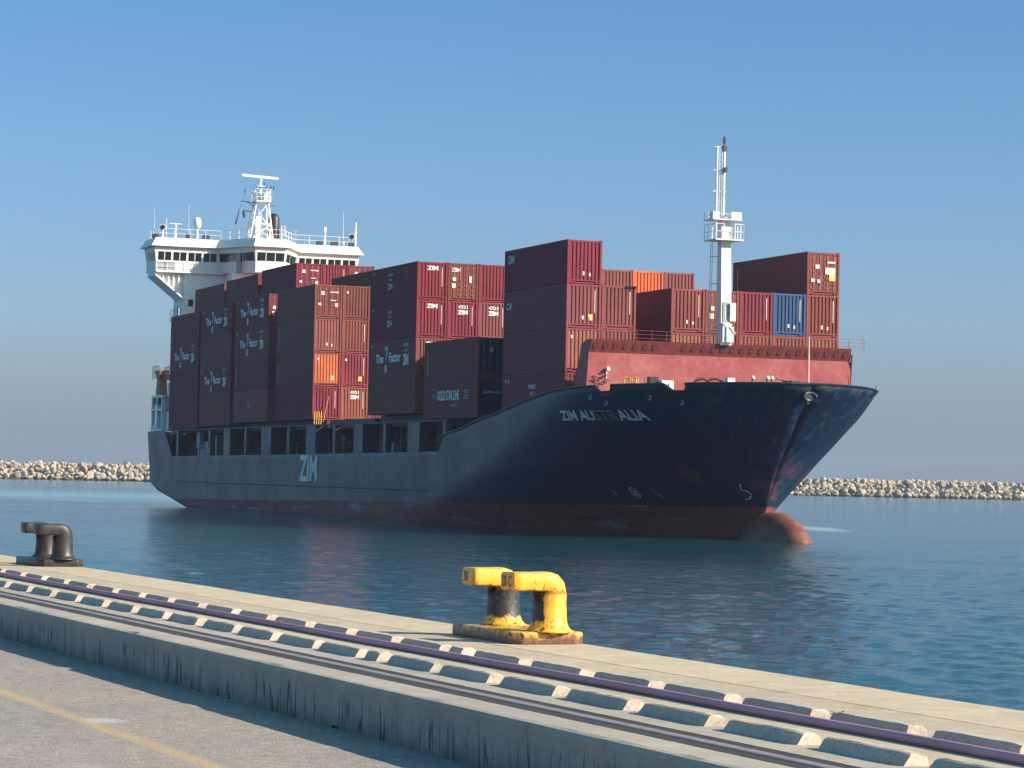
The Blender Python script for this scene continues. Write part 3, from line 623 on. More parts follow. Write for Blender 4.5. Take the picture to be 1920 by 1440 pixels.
# ================================================================= CONTAINERS
CW, CH = 2.438, 2.896
def corr(mb, a0, a1, z0, z1, pitch, depth, plane, c, out):
    """corrugated sheet; plane 'x': varies along y at x=c ; plane 'y': varies along x at y=c. out = sign of outward"""
    n = max(1, round((a1-a0)/pitch)); p = (a1-a0)/n; prof = []
    for i in range(n):
        s = a0+i*p
        prof += [(s, 0), (s+p*.56, 0), (s+p*.66, -depth), (s+p*.90, -depth)]
    prof.append((a1, 0)); vs = []
    for s, d in prof:
        q = c+out*d
        for z in (z0, z1): vs.append((q, s, z) if plane == 'x' else (s, q, z))
    fs = []
    for i in range(len(prof)-1):
        a = 2*i; fs.append((a, a+2, a+3, a+1) if (plane == 'x') == (out > 0) else (a, a+1, a+3, a+2))
    return mb.add(vs, fs)
def cont_meshes(Ln, CH=2.896):
    d = {}
    fr = MB(); pw = .14
    for x0 in (0, Ln-pw):
        for y0 in (0, CW-pw): fr.box(x0, x0+pw, y0, y0+pw, .12, CH-.12)
        fr.box(x0+.02, x0+pw-.02, pw, CW-pw, CH-.16, CH-.03)
        fr.box(x0+.05, x0+pw-.05, pw, .42, .03, .17).box(x0+.05, x0+pw-.05, CW-.42, CW-pw, .03, .17).box(x0+.02, x0+pw-.02, pw, CW-pw, .171, .26)
    for y0 in (.01, CW-.09):
        fr.box(pw, Ln-pw, y0, y0+.08, .085, .17).box(pw, Ln-pw, y0, y0+.08, CH-.11, CH)
    for x0 in (-.005, Ln-.185):
        for y0 in (-.005, CW-.165):
            for z0 in (0, CH-.118): fr.box(x0, x0+.19, y0, y0+.17, z0, z0+.118)
    d['frame'] = fr.mesh('frame', M['cont'])
    d['side0'] = corr(MB(), pw, Ln-pw, .17, CH-.11, .278, .036, 'y', .022, -1).mesh('side_wall', M['cont'])
    d['side1'] = corr(MB(), pw, Ln-pw, .17, CH-.11, .278, .036, 'y', CW-.022, 1).mesh('side_wall', M['cont'])
    d['roof'] = MB().box(.1, Ln-.1, .05, CW-.05, CH-.07, CH-.035).mesh('roof', M['cont'])
    d['floor'] = MB().box(.1, Ln-.1, .1, CW-.1, .0, .25).mesh('floor', M['cont'])
    d['end'] = corr(MB(), pw, CW-pw, .26, CH-.16, .27, .055, 'x', Ln-.035, 1).mesh('end_wall', M['cont'])
    d['rear'] = corr(MB(), pw, CW-pw, .26, CH-.16, .27, .05, 'x', .035, -1).mesh('rear_wall', M['cont'])
    def leaf(y0, y1):
        m_ = MB(); x = Ln-.06
        m_.box(x-.03, x, y0+.01, y1-.01, .265, CH-.165)
        zs = [.3, .62, 1.02, 1.42, 1.82, 2.22, CH-.19]
        for a, b in zip(zs, zs[1:]):
            m_.box(x, x+.025, y0+.05, (y0+y1)/2-.03, a+.06, b-.06).box(x, x+.025, (y0+y1)/2+.03, y1-.05, a+.06, b-.06)
        return m_.mesh('door', M['cont'])
    mid = CW/2; d['door0'] = leaf(pw, mid); d['door1'] = leaf(mid, CW-pw)
    rods = []
    for y in (.45, .95, CW-.95, CW-.45):
        r_ = MB(); r_.tube((Ln-.015, y, .25), (Ln-.015, y, CH-.15), .022, n=6)
        for z in (.4, 1.1, 1.9, CH-.35): r_.box(Ln-.035, Ln+.005, y-.05, y+.05, z-.03, z+.03)
        r_.box(Ln-.01, Ln+.015, y-.02, y+.24, 1.05, 1.09); rods.append(r_.mesh('lock_rod', M['steel2']))
    d['rods'] = rods
    return d
M['steel2'] = flat('lock_rod_steel', (.26, .15, .14), .5, amp=.3)
CM = {40: cont_meshes(12.192), 20: cont_meshes(6.058), 41: cont_meshes(12.192, 2.591)}
def ptext(txt, w, h, bold, x, z, Ln, face, name='lettering', m=None, y=None):
    """flat lettering mesh: face 'side' (starboard) or 'end' (forward)"""
    vs, fs = fit_text(txt, w, h, bold); mb = MB()
    if face == 'side': mb.add([(x+a, .012, z+b) for a, b in vs], fs)
    else: mb.add([(Ln-.022, x+a, z+b) for a, b in vs], fs)
    return mb.mesh(name, m or M['lettering'])
def rectm(x0, x1, z0, z1, Ln, face, m, name):
    mb = MB()
    if face == 'side': mb.box(x0, x1, .006, .014, z0, z1)
    else: mb.box(Ln-.03, Ln-.018, x0, x1, z0, z1)
    return mb.mesh(name, m)
def decal_set(kind):
    Ln = 12.192; out = []
    if kind == 'factor':
        out.append(ptext('The', 2.0, .72, .03, 1.9, 1.15, Ln, 'side'))
        sh = MB(); a = (4.05, 1.3)
        sh.add([(4.25, .012, 2.45), (5.05, .012, 2.45), (5.1, .012, 2.2), (4.75, .012, 1.3), (4.45, .012, 1.3), (4.72, .012, 2.15), (4.2, .012, 2.15)], [(0, 6, 5, 4, 3, 2, 1)])
        sh.add([(4.3, .012, 1.0), (4.9, .012, 1.0), (4.9, .012, .45), (4.5, .012, .3), (4.2, .012, .5)], [(0, 4, 3, 2, 1)])
        out.append(sh.mesh('emblem', M['dim_lettering']))
        out.append(ptext('Factor', 3.0, .78, .03, 5.4, 1.15, Ln, 'side'))
        out.append(ptext('ZIM', 1.35, .85, .05, 9.0, .85, Ln, 'side')); out.append(ptext('4055', 1.3, .28, .02, 9.0, 2.3, Ln, 'side', m=M['dim_lettering'])); out.append(ptext('40', .7, .22, .02, 9.3, 1.88, Ln, 'side', m=M['dim_lettering']))
        out.append(ptext('ZCSU', .7, .18, .02, .5, 2.45, Ln, 'side', m=M['dim_lettering']))
    if kind == 'zimside':
        out.append(ptext('ZIM', 1.25, .5, .04, 4.6, 1.05, Ln, 'side', m=M['dim_lettering'])); out.append(ptext('1341', 1.2, .24, .02, 4.7, 2.1, Ln, 'side', m=M['dim_lettering'])); out.append(ptext('45', .6, .2, .02, 5.0, 1.75, Ln, 'side', m=M['dim_lettering']))
        out.append(ptext('ZCSU', .7, .18, .02, .5, 2.45, Ln, 'side', m=M['dim_lettering']))
    if kind == 'corner':
        out.append(ptext('ZIM', 1.3, .55, .05, .6, 1.95, Ln, 'side', m=M['dim_lettering']))
    if kind == 'cai': out.append(ptext('CAI', 1.1, .48, .02, .5, 1.65, Ln, 'side'))
    if kind == 'code':
        out.append(ptext('FISC', 1.4, .28, .02, 5.2, 1.9, Ln, 'side')); out.append(ptext('SC1', 1.0, .25, .02, 5.5, 1.45, Ln, 'side', m=M['dim_lettering'])); out.append(ptext('FJ', .9, .25, .02, .5, 2.35, Ln, 'side', m=M['dim_lettering']))
    if kind == 'star':
        out.append(ptext('GOLD STAR LINE', 5.0, .75, .03, 3.2, 1.35, Ln, 'side')); out.append(ptext('4532', 1.1, .3, .02, 9.2, 1.8, Ln, 'side', m=M['dim_lettering'])); out.append(ptext('2210', 1.1, .3, .02, 9.2, 1.4, Ln, 'side', m=M['dim_lettering'])); out.append(ptext('46771', 1.6, .22, .02, 6.2, .85, Ln, 'side', m=M['dim_lettering']))
        sh = MB()
        for q in ([(1.8, 2.3), (2.6, 2.15), (2.6, 2.22)], [(1.8, .95), (3.1, 1.8), (3.1, 1.9)], [(2.1, 1.5), (2.3, 1.7), (2.5, 1.5), (2.35, 2.0)]): sh.add([(x, .012, z) for x, z in q], [tuple(range(len(q)))])
        out.append(sh.mesh('emblem', M['dim_lettering']))
    if kind == 'mark': out.append(ptext('2', .35, .35, .02, 5.3, 1.95, Ln, 'side', m=M['dim_lettering'])); out.append(ptext('XI', .7, .35, .02, 5.2, 1.3, Ln, 'side', m=M['dim_lettering']))
    if kind == 'column': out.append(rectm(.75, .85, .5, 2.3, Ln, 'side', M['dim_lettering'], 'stencil'))
    # forward end
    if kind == 'zimend': out.append(ptext('ZIM', .9, .33, .05, .78, 2.25, Ln, 'end'))
    if kind == 'zimend2':
        out.append(ptext('ZIM', .85, .34, .06, .8, 1.85, Ln, 'end')); out.append(ptext('4321', .82, .26, .03, .82, 2.3, Ln, 'end'))
    if kind == 'zimdoor': out.append(ptext('ZIM', .75, .3, .06, .25, 2.2, Ln, 'end'))
    if kind == 'yel': out.append(rectm(1.55, 1.85, .5, .9, Ln, 'end', M['label_yellow'], 'sticker'))
    if kind == 'white1': out.append(rectm(.35, .5, 2.2, 2.4, Ln, 'end', M['label_white'], 'sticker'))
    if kind == 'white2': out.append(rectm(1.1, 1.22, .55, .8, Ln, 'end', M['label_white'], 'sticker')); out.append(rectm(1.55, 1.65, .5, .72, Ln, 'end', M['label_white'], 'sticker'))
    if kind == 'stripe': out.append(rectm(1.98, 2.02, 1.0, 2.5, Ln, 'end', M['label_white'], 'stencil'))
    if kind == 'diamond':
        vs = [(Ln-.02, .85, 2.0), (Ln-.02, 1.05, 1.78), (Ln-.02, 1.25, 2.0), (Ln-.02, 1.05, 2.25)]; out.append(MB().add(vs, [(0, 1, 2, 3)]).mesh('placard', M['dim_lettering']))
    if kind == 'seam':
        out.append(ptext('SAFMARINE', 1.7, .2, .02, .45, 1.75, Ln, 'end', m=M['dim_lettering']))
    if kind == 'doormarks':
        for a, z, w_, h_, mm in ((.6, 1.75, .3, .28, 'label_white'), (1.65, .95, .45, .45, 'label_yellow'), (1.35, 1.4, .75, .45, 'label_white'), (.3, .85, .25, .22, 'label_white'), (.75, .8, .22, .22, 'label_white'), (1.5, 2.15, .6, .12, 'label_white')):
            out.append(rectm(a, a+w_, z, z+h_, Ln+.03, 'end', M[mm], 'sticker'))
    if kind == 'doormarks2':
        for a, z, w_, h_ in ((.55, 2.0, .3, .3), (1.35, 2.2, .3, .1), (1.7, 2.2, .4, .1), (.3, 1.1, .25, .2), (1.8, 1.0, .25, .3), (1.4, 1.5, .5, .08)):
            out.append(rectm(a, a+w_, z, z+h_, Ln+.03, 'end', M['label_white'], 'sticker'))
    if kind == 'doormarks3':
        for a, z, w_, h_ in ((.35, 1.5, .28, .28), (.3, .95, .3, .35), (1.7, 1.4, .2, .5)): out.append(rectm(a, a+w_, z, z+h_, Ln+.03, 'end', M['label_white'], 'sticker'))
    return out
DEC = {}
def decals(k):
    if k not in DEC: DEC[k] = decal_set(k)
    return DEC[k]
COLS = {'faded red': (.34, .10, .10), 'maroon': (.205, .050, .056), 'dark maroon': (.18, .040, .054), 'crimson': (.20, .026, .045), 'brown': (.215, .056, .050), 'red': (.21, .055, .045), 'orange': (.47, .115, .055), 'bright orange': (.56, .11, .05), 'pinkish': (.22, .062, .066),
        'tan': (.27, .115, .07), 'brick': (.22, .062, .052), 'blue': (.03, .085, .21), 'navy': (.014, .018, .04)}  # navy ends: shade painted onto the low bay's end faces
def jit(c): 
    k = random.uniform(.85, 1.15); return (c[0]*k, c[1]*k*random.uniform(.85, 1.2), c[2]*k*random.uniform(.88, 1.15), 1)
def container(u, v, w, colr, label, group, kind='end', size=40, dec=(), endcol=None):
    o = empty('container', SMW @ Vector((u, v, w)), ST); tag(o, label, 'container', group)
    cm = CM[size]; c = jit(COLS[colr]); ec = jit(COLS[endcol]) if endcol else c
    def ch(n, me, cc=c):
        x = bpy.data.objects.new(n, me); x.color = cc; return link(x, o)
    ch('frame', cm['frame']); s0 = ch('side_wall', cm['side0']); ch('side_wall', cm['side1']); ch('roof', cm['roof']); ch('floor', cm['floor']); ch('rear_wall', cm['rear'])
    if kind == 'end': e = ch('end_wall', cm['end'], ec)
    else:
        e = ch('door', cm['door0'], ec); e2 = ch('door', cm['door1'], ec)
        for i, r_ in enumerate(cm['rods']): x = bpy.data.objects.new('lock_rod', r_); link(x, e if i < 2 else e2)
    for k in dec:
        side = k in ('factor', 'zimside', 'corner', 'cai', 'code', 'star', 'mark', 'column')
        for me in decals(k): link(bpy.data.objects.new(me.name.split('.')[0], me), s0 if side else e)
    return o
BAYS = {1: (-114.6, 7.95), 2: (-101.5, 8.1), 3: (-87.95, 8.3), 4: (-72.9, 8.3), 5: (-44.65, 8.45), 6: (-30.3, 7.92), 7: (-12.8, 7.84)}
BN = {1: 'sternmost bay', 2: 'second bay from stern', 3: 'third bay from stern', 4: 'fourth bay from stern', 5: 'fifth bay from stern', 6: 'low two-tier bay', 7: 'foremost bay'}
TN = ['bottom', 'second from deck', 'third from deck', 'fourth from deck', 'fifth from deck']
CN = ['near row', 'second row in', 'third row in', 'fourth row in', 'fifth row in', 'sixth row in', 'second-last row', 'far row']
DT = {'factor': ' with white slogan', 'zimside': ' with stacked marks', 'corner': ' with white corner letters', 'cai': ' with three white corner letters', 'code': ' with white code', 'star': ' with line name',
      'mark': ' with two faint marks', 'zimend': ' with white end letters', 'zimend2': ' with two end lines', 'zimdoor': ' with white door letters', 'yel': ' with yellow end sticker', 'doormarks': ' with stickered doors', 'doormarks2': ' with white door labels', 'doormarks3': ' with two door labels', 'diamond': ' with diamond mark', 'seam': ' with pale word'}
def put(bay, c, t, colr, kind='end', dec=(), endcol=None):
    u, w = BAYS[bay]; nm = {'crimson': 'crimson', 'dark maroon': 'dark maroon', 'pinkish': 'dusty pink', 'brick': 'brick red'}.get(colr, colr)
    d = next((DT[k] for k in dec if k in DT), ' with closed doors' if kind == 'door' else '')
    lab = f"{nm} container{d}, {TN[t]}, {CN[c]}, {BN[bay]}"
    if len(lab.replace('-', ' ').split()) > 16: lab = lab.replace(' from deck', '')
    if len(lab.replace('-', ' ').split()) > 16: lab = lab.replace(' with white end letters', '')
    if bay == 4 and c == 2: return container(u, 5.0, w+t*2.61, colr, lab, 'containers stacked on the ship', kind, 41, dec, endcol)
    return container(u, 2.5*c+.0, w+t*(CH+.02), colr, lab, 'containers stacked on the ship', kind, 40, dec, endcol)
# sternmost bay
for t, (c, d) in enumerate([('maroon', ()), ('dark maroon', ()), ('maroon', ('factor',)), ('dark maroon', ())]): put(1, 0, t, c, dec=d)
for t in range(5): put(1, 1, t, 'maroon', 'door' if t == 4 else 'end', ('doormarks3',) if t == 4 else ())
for t, (c, d) in enumerate([('brown', ()), ('maroon', ('factor',)), ('maroon', ()), ('dark maroon', ('factor',))]): put(2, 0, t, c, dec=d)
for t in range(5): put(2, 1, t, 'maroon', 'door' if t == 4 else 'end', ('doormarks3',) if t == 4 else ())
for t, (c, d) in enumerate([('brick', ('mark',)), ('maroon', ('column',)), ('maroon', ('factor',)), ('brown', ('factor', 'doormarks3'))]): put(3, 0, t, 'faded red' if c == 'brick' else c, 'door' if t == 3 else 'end', d)
for c in (1, 2, 3):
    for t in range(5): put(3, c, t, ('crimson', 'crimson', 'maroon')[c-1] if t == 4 else 'maroon', 'door' if t == 4 and c != 2 else 'end', ('doormarks2',) if t == 4 and c != 2 else ('stripe',) if t == 4 else ())
for t, (c, k, d) in enumerate([('crimson', 'end', ('stripe',)), ('orange', 'end', ('yel', 'column', 'white1')), ('pinkish', 'end', ('column', 'white2')), ('red', 'door', ('doormarks2',))]): put(4, 0, t, 'brown' if t == 1 else c, k, d, endcol=c)  # second-tier box is orange; the shade on its side is painted brown
for t, (c, k, d) in enumerate([('brick', 'end', ('zimend2', 'stripe')), ('crimson', 'end', ('yel', 'stripe', 'white1')), ('brick', 'end', ('stripe',)), ('red', 'end', ('white1',))]): put(4, 1, t, c, k, d)
for t in range(5): put(4, 2, t, 'dark maroon')
for t, (c, k, d) in enumerate([('brick', 'end', ()), ('maroon', 'end', ('factor', 'zimend')), ('crimson', 'end', ('zimside', 'zimend', 'stripe')), ('crimson', 'end', ('zimside', 'zimend', 'stripe'))]): put(5, 0, t, c, k, d)
for t, (c, k, d) in enumerate([('maroon', 'end', ()), ('maroon', 'end', ()), ('crimson', 'end', ('zimend2', 'stripe')), ('red', 'door', ('zimdoor', 'doormarks3'))]): put(5, 1, t, c, k, d)
for t, (c, k, d) in enumerate([('maroon', 'end', ()), ('maroon', 'end', ()), ('pinkish', 'end', ('zimend2', 'stripe')), ('crimson', 'end', ())]): put(5, 2, t, c, k, d)
put(6, 0, 0, 'maroon', 'end', ('star', 'seam'), endcol='navy'); put(6, 0, 1, 'brown', 'door', ('column', 'diamond'), endcol='navy')  # ends coloured navy in place of the shade lying on them
F7 = {0: [('maroon', 'end', ('code',)), ('tan', 'end', ('white1',)), ('pinkish', 'end', ('cai', 'yel', 'stripe', 'white2')), ('crimson', 'end', ('corner', 'white2'))],
      1: [('maroon', 'end', ()), ('pinkish', 'end', ()), ('pinkish', 'end', ('stripe',))], 2: [('maroon', 'end', ())],
      3: [('maroon', 'end', ()), ('tan', 'end', ()), ('brick', 'end', ('stripe', 'white2'))], 4: [('maroon', 'end', ()), ('tan', 'end', ()), ('brick', 'door', ('doormarks3',))],
      5: [('maroon', 'end', ()), ('brick', 'end', ()), ('crimson', 'end', ('stripe',))], 6: [('maroon', 'end', ()), ('brick', 'end', ()), ('blue', 'end', ('stripe', 'white2'))],
      7: [('maroon', 'end', ()), ('tan', 'end', ()), ('brick', 'end', ('stripe', 'white2')), ('brick', 'door', ('column', 'doormarks'))]}
for c, col_ in F7.items():
    for t, (a, k, d) in enumerate(col_):
        side = {'tan': 'maroon', 'pinkish': 'maroon'}.get(a)
        put(7, c, t, side or a, k, d, endcol=a)
for c, cc in ((4, 'pinkish'), (5, 'bright orange'), (6, 'pinkish')):
    for t in range(4):
        nm = {'pinkish': 'dusty pink'}.get(cc, cc) if t == 3 else 'maroon'
        container(-25.6, 2.5*c, 7.5+t*(CH+.02), cc if t == 3 else 'maroon', f"short {nm} container, {TN[t]}, {CN[c]}, behind the foremost bay", 'containers stacked on the ship', 'end', 20, ())
# hooks for 20 ft decals are not needed: their marks are too small to see

mb = MB(); mb.box(-16.1, -15.9, 2.5, 18.5, 7.5, 16.4)  # unseen plated bulkhead added to shade the low bay's end faces
for y in np.arange(2.5, 18.6, 2.5): mb.box(-16.5, -16.1, y-.08, y+.08, 7.5, 16.4)
for z in (10.3, 13.2, 16.1): mb.box(-16.6, -15.3, 2.5, 18.5, z, z+.12)
mb.build('shade_bulkhead', M['hatch'], ship)
# lashing rods at the front of the fourth bay
mb = MB()
mb.tube((-60.4, .9, 8.1), (-60.45, 1.35, 10.3), .03, n=5)
for y in (.05, .25, .45, .65): mb.tube((-60.3, y, 7.8), (-60.3, y+.05, 9.0), .05, n=5)
mb.build('lashing_rod', M['yellow'], ship)

# ================================================================= CREW
def person(u, v, colr, label, lean=0.):
    o = empty('person', SMW @ Vector((u, v, 8.5)), ST+random.uniform(-.5, .5)); tag(o, label, 'person', 'crew on the forecastle')
    J = {'pel': (0, 0, .95), 'che': (lean*.5, 0, 1.28), 'nk': (lean, 0, 1.46), 'hd': (lean+.02, 0, 1.58), 'tp': (lean+.03, 0, 1.70),
         'hl': (0, .10, .90), 'kl': (.03, .12, .50), 'al': (-.02, .12, .09), 'tl': (.14, .13, .04), 'hr': (0, -.10, .90), 'kr': (.05, -.12, .50), 'ar': (.0, -.12, .09), 'tr': (.16, -.13, .04),
         'sl': (lean, .19, 1.40), 'el': (lean+.05, .26, 1.13), 'wl': (lean+.25, .2, .98), 'fl': (lean+.33, .18, .97), 'sr': (lean, -.19, 1.40), 'er': (lean+.05, -.26, 1.13), 'wr': (lean+.22, -.22, .95), 'fr': (lean+.3, -.2, .94)}
    ks = list(J); rad = {'pel': .15, 'che': .16, 'nk': .06, 'hd': .10, 'tp': .085, 'hl': .09, 'kl': .065, 'al': .05, 'tl': .045, 'hr': .09, 'kr': .065, 'ar': .05, 'tr': .045, 'sl': .07, 'el': .05, 'wl': .035, 'fl': .04, 'sr': .07, 'er': .05, 'wr': .035, 'fr': .04}
    E_ = [('pel', 'che'), ('che', 'nk'), ('nk', 'hd'), ('hd', 'tp'), ('pel', 'hl'), ('hl', 'kl'), ('kl', 'al'), ('al', 'tl'), ('pel', 'hr'), ('hr', 'kr'), ('kr', 'ar'), ('ar', 'tr'), ('che', 'sl'), ('sl', 'el'), ('el', 'wl'), ('wl', 'fl'), ('che', 'sr'), ('sr', 'er'), ('er', 'wr'), ('wr', 'fr')]
    me = bpy.data.meshes.new('body'); me.from_pydata([J[k] for k in ks], [(ks.index(a), ks.index(b)) for a, b in E_], [])
    b = bpy.data.objects.new('body', me); link(b, o); b.modifiers.new('skin', 'SKIN')
    for i, k in enumerate(ks): me.skin_vertices[0].data[i].radius = (rad[k], rad[k])
    me.skin_vertices[0].data[0].use_root = True; b.modifiers.new('sub', 'SUBSURF').levels = 1
    m = mat('coverall', .8); t = N(m, 'TexCoord'); sp = N(m, 'SeparateXYZ'); L(m, t.outputs['Object'], sp.inputs[0])
    setc(m, mix(m, ramp(m, sp.outputs[2], [(.0, 0.), (.001, 0.)]) if False else mth(m, 'GREATER_THAN', sp.outputs[2], 1.47), colr, (.42, .24, .17))); me.materials.append(m)
    MB().lathe([(.135, 1.66), (.13, 1.75), (.09, 1.82), (0, 1.85)], (lean+.03, 0, 0), 14).box(lean+.1, lean+.2, -.07, .07, 1.655, 1.67).build('helmet', M['white2'], o, smooth=True)
    MB().box(lean+.10, lean+.135, -.02, .02, 1.56, 1.60).box(lean+.1, lean+.12, -.05, -.02, 1.6, 1.62).box(lean+.1, lean+.12, .02, .05, 1.6, 1.62).build('face', flat('skin', (.40, .22, .15)), o)
person(12.65, 7.4, (.55, .08, .03), 'crew member in orange coverall and white helmet alone at the bow bulwark')
person(13.25, 8.11, (.05, .04, .05), 'crew member in dark coverall and white helmet, left of two standing together', .05)
person(13.25, 8.45, (.06, .05, .07), 'crew member in dark coverall and white helmet, right of two standing together')

# ================================================================= QUAY
QA = math.atan(2220/5300); QT = Vector((math.sin(QA), -math.cos(QA), 0)); QN = Vector((math.cos(QA), math.sin(QA), 0))
def W(t, n, z): return QT*t+QN*n+Vector((0, 0, z))
ZR, ZT = EYE-1.6, EYE-1.29           # road and quay platform
Q0 = Matrix(((QT.x, QN.x, 0, 0), (QT.y, QN.y, 0, 0), (0, 0, 1, 0), (0, 0, 0, 1)))     # local (t, n, z) -> world (mirrored pair kept by building with explicit coords)
QROT = math.atan2(QT.y, QT.x)
# use a local frame x = along quay (t), y = -(n) so that it stays right handed
def Lq(t, n, z): return (t, n, z)
def qbuild(mb, name, m, smooth=False, parent=None):      # vertices given as (t, n, z)
    mb.v = [tuple(W(*v)) for v in mb.v]; o = mb.build(name, m, parent, smooth); fixn(o); return o

def qcoords(m):      # (t, n, z) from world position
    g = N(m, 'NewGeometry') if False else m.node_tree.nodes.new('ShaderNodeNewGeometry')
    mp = N(m, 'Mapping'); mp.inputs['Rotation'].default_value = (0, 0, -QROT); L(m, g.outputs['Position'], mp.inputs[0]); return mp.outputs[0]
def concrete(name, c1, c2, speck=.5, cracks=False, bst=.4):
    m = mat(name, .85, 0, .3); v = qcoords(m)
    big = noise(m, v, .5, 5, .6); mid = noise(m, v, 4, 6, .65); fine = noise(m, v, 45, 4, .7)
    c = mix(m, ramp(m, big, [(.35, 0.), (.65, 1.)]), c1, c2)
    c = mix(m, 1, c, ramp(m, mid, [(.3, .80), (.7, 1.1)]), 'MULTIPLY')
    c = mix(m, speck, c, mix(m, 1, c, ramp(m, fine, [(.3, .45), (.5, 1.), (.75, 1.5)]), 'MULTIPLY'))
    if cracks:
        mp = N(m, 'Mapping'); mp.inputs['Scale'].default_value = (1, 1, .10); L(m, v, mp.inputs[0])
        n = noise(m, mp.outputs[0], 2.6, 3, .5, .0); k = mth(m, 'ABSOLUTE', mth(m, 'SUBTRACT', n, .5))
        line = ramp(m, k, [(.0, 1.), (.012, .0)])
        n3 = noise(m, mp.outputs[0], 5.5, 2, .5, .0); k3 = ramp(m, mth(m, 'ABSOLUTE', mth(m, 'SUBTRACT', n3, .52)), [(0., .8), (.02, 0.)])
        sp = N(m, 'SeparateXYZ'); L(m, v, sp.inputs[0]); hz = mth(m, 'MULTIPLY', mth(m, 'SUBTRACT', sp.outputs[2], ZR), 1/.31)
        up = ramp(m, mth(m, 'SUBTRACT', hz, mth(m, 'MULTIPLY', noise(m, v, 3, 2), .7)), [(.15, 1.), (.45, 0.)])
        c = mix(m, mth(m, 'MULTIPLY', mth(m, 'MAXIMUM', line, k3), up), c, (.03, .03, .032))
        foot_dark = ramp(m, mth(m, 'ADD', hz, mth(m, 'MULTIPLY', mid, .6)), [(.25, .55), (.7, 1.)]); c = mix(m, 1, c, foot_dark, 'MULTIPLY')  # darker towards the wall foot
    setc(m, c); bump(m, mth(m, 'ADD', mth(m, 'MULTIPLY', mid, .6), mth(m, 'MULTIPLY', fine, .4)), bst, .012); return m
M['quay'] = concrete('quay_concrete', (.44, .365, .265), (.38, .32, .24), .4)
M['coping'] = concrete('coping_concrete', (.48, .395, .28), (.44, .37, .27), .35)
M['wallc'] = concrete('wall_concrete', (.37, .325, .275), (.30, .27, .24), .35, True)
M['block'] = concrete('block_concrete', (.49, .415, .335), (.38, .335, .29), .5)
def road_mat():
    m = mat('road_concrete', .9, 0, .25); v = qcoords(m); sp = N(m, 'SeparateXYZ'); L(m, v, sp.inputs[0])
    big = noise(m, v, .6, 5, .6); mid = noise(m, v, 9, 5, .7); fine = noise(m, v, 60, 3, .7)
    c = mix(m, ramp(m, big, [(.3, 0.), (.7, 1.)]), (.29, .25, .215), (.235, .215, .20))
    c = mix(m, 1, c, ramp(m, mid, [(.3, .74), (.7, 1.18)]), 'MULTIPLY'); c = mix(m, 1, c, ramp(m, fine, [(.3, .42), (.5, 1.), (.72, 1.6)]), 'MULTIPLY')
    vo = N(m, 'TexVoronoi', Scale=28.); L(m, v, vo.inputs['Vector']); c = mix(m, ramp(m, vo.outputs['Distance'], [(.1, .35), (.22, 0.)]), c, (.09, .08, .075))
    # worn yellow line
    n_ = sp.outputs[1]; d = mth(m, 'ABSOLUTE', mth(m, 'SUBTRACT', n_, mth(m, 'MULTIPLY_ADD', noise(m, v, 1.2, 2), .05, 4.465)))
    ln = ramp(m, mth(m, 'ADD', d, mth(m, 'MULTIPLY', mth(m, 'SUBTRACT', mid, .5), .14)), [(.035, 1.), (.085, 0.)])
    c = mix(m, mth(m, 'MULTIPLY', ln, ramp(m, fine, [(.35, .12), (.6, .62)])), c, (.50, .33, .13))
    # pale splash of dried paint
    for tx, nx, s, st_ in ((-17.62, 4.62, 1., .65), (-14.9, 3.8, .9, .22)):
        dx = mth(m, 'MULTIPLY', mth(m, 'SUBTRACT', sp.outputs[0], tx), 3.2*s); dn = mth(m, 'MULTIPLY', mth(m, 'SUBTRACT', n_, nx), 4.6)
        q = mth(m, 'ADD', mth(m, 'ADD', mth(m, 'MULTIPLY', dx, dx), mth(m, 'MULTIPLY', dn, dn)), mth(m, 'MULTIPLY', mid, .8))
        c = mix(m, mth(m, 'MULTIPLY', ramp(m, q, [(.35, st_), (1.1, 0.)]), ramp(m, fine, [(.35, .3), (.6, 1.)])), c, (.50, .55, .50))
    ck = ramp(m, mth(m, 'ABSOLUTE', mth(m, 'SUBTRACT', noise(m, v, .45, 6, .7, .4), .5)), [(0., .55), (.004, 0.)]); c = mix(m, mth(m, 'MULTIPLY', ck, ramp(m, mid, [(.45, 0.), (.6, 1.)])), c, (.06, .055, .05))
    stn = ramp(m, noise(m, v, 1.3, 5, .7), [(.58, 0.), (.75, .35)]); c = mix(m, stn, c, (.13, .115, .10))
    setc(m, c); bump(m, mth(m, 'ADD', mth(m, 'MULTIPLY', mid, .5), mth(m, 'MULTIPLY', fine, .5)), .6, .012); return m
M['road'] = road_mat()
T0, T1 = -160, 14
mb = MB(); mb.box(T0, T1, -60, 5.93, ZR-.3, ZR); tag(qbuild(mb, 'road', M['road']), kind='structure')
mb = MB(); ts = list(np.arange(T0, -45, 3))+list(np.arange(-45, T1+.1, .12)); prof = []
for i, t in enumerate(ts):
    ch = 0
    if -45 < t < -8: ch = abs(random.gauss(0, .004))
    for c0, wdt, dp in ((-25.85, .22, .05), (-25.2, .4, .035), (-21.85, .12, .05), (-18.3, .18, .03), (-13.2, .25, .02), (-12.6, .2, .02), (-11.9, .12, .035), (-15.3, .15, .02)):
        if abs(t-c0) < wdt: ch = max(ch, dp*random.uniform(.4, 1))
    prof.append([(5.91, ZR-.25), (5.91, ZT-.025-ch), (5.918+ch*1.0, ZT-ch*.35-.004), (5.95+ch, ZT), (6.19+random.uniform(-.004, .004), ZT), (6.20, ZT-.012), (6.505, ZT-.012), (6.51+random.uniform(-.004, .004), ZT), (6.9, ZT)])
K = len(prof[0]); mb.v = [(t, n, z) for t, p in zip(ts, prof) for n, z in p]
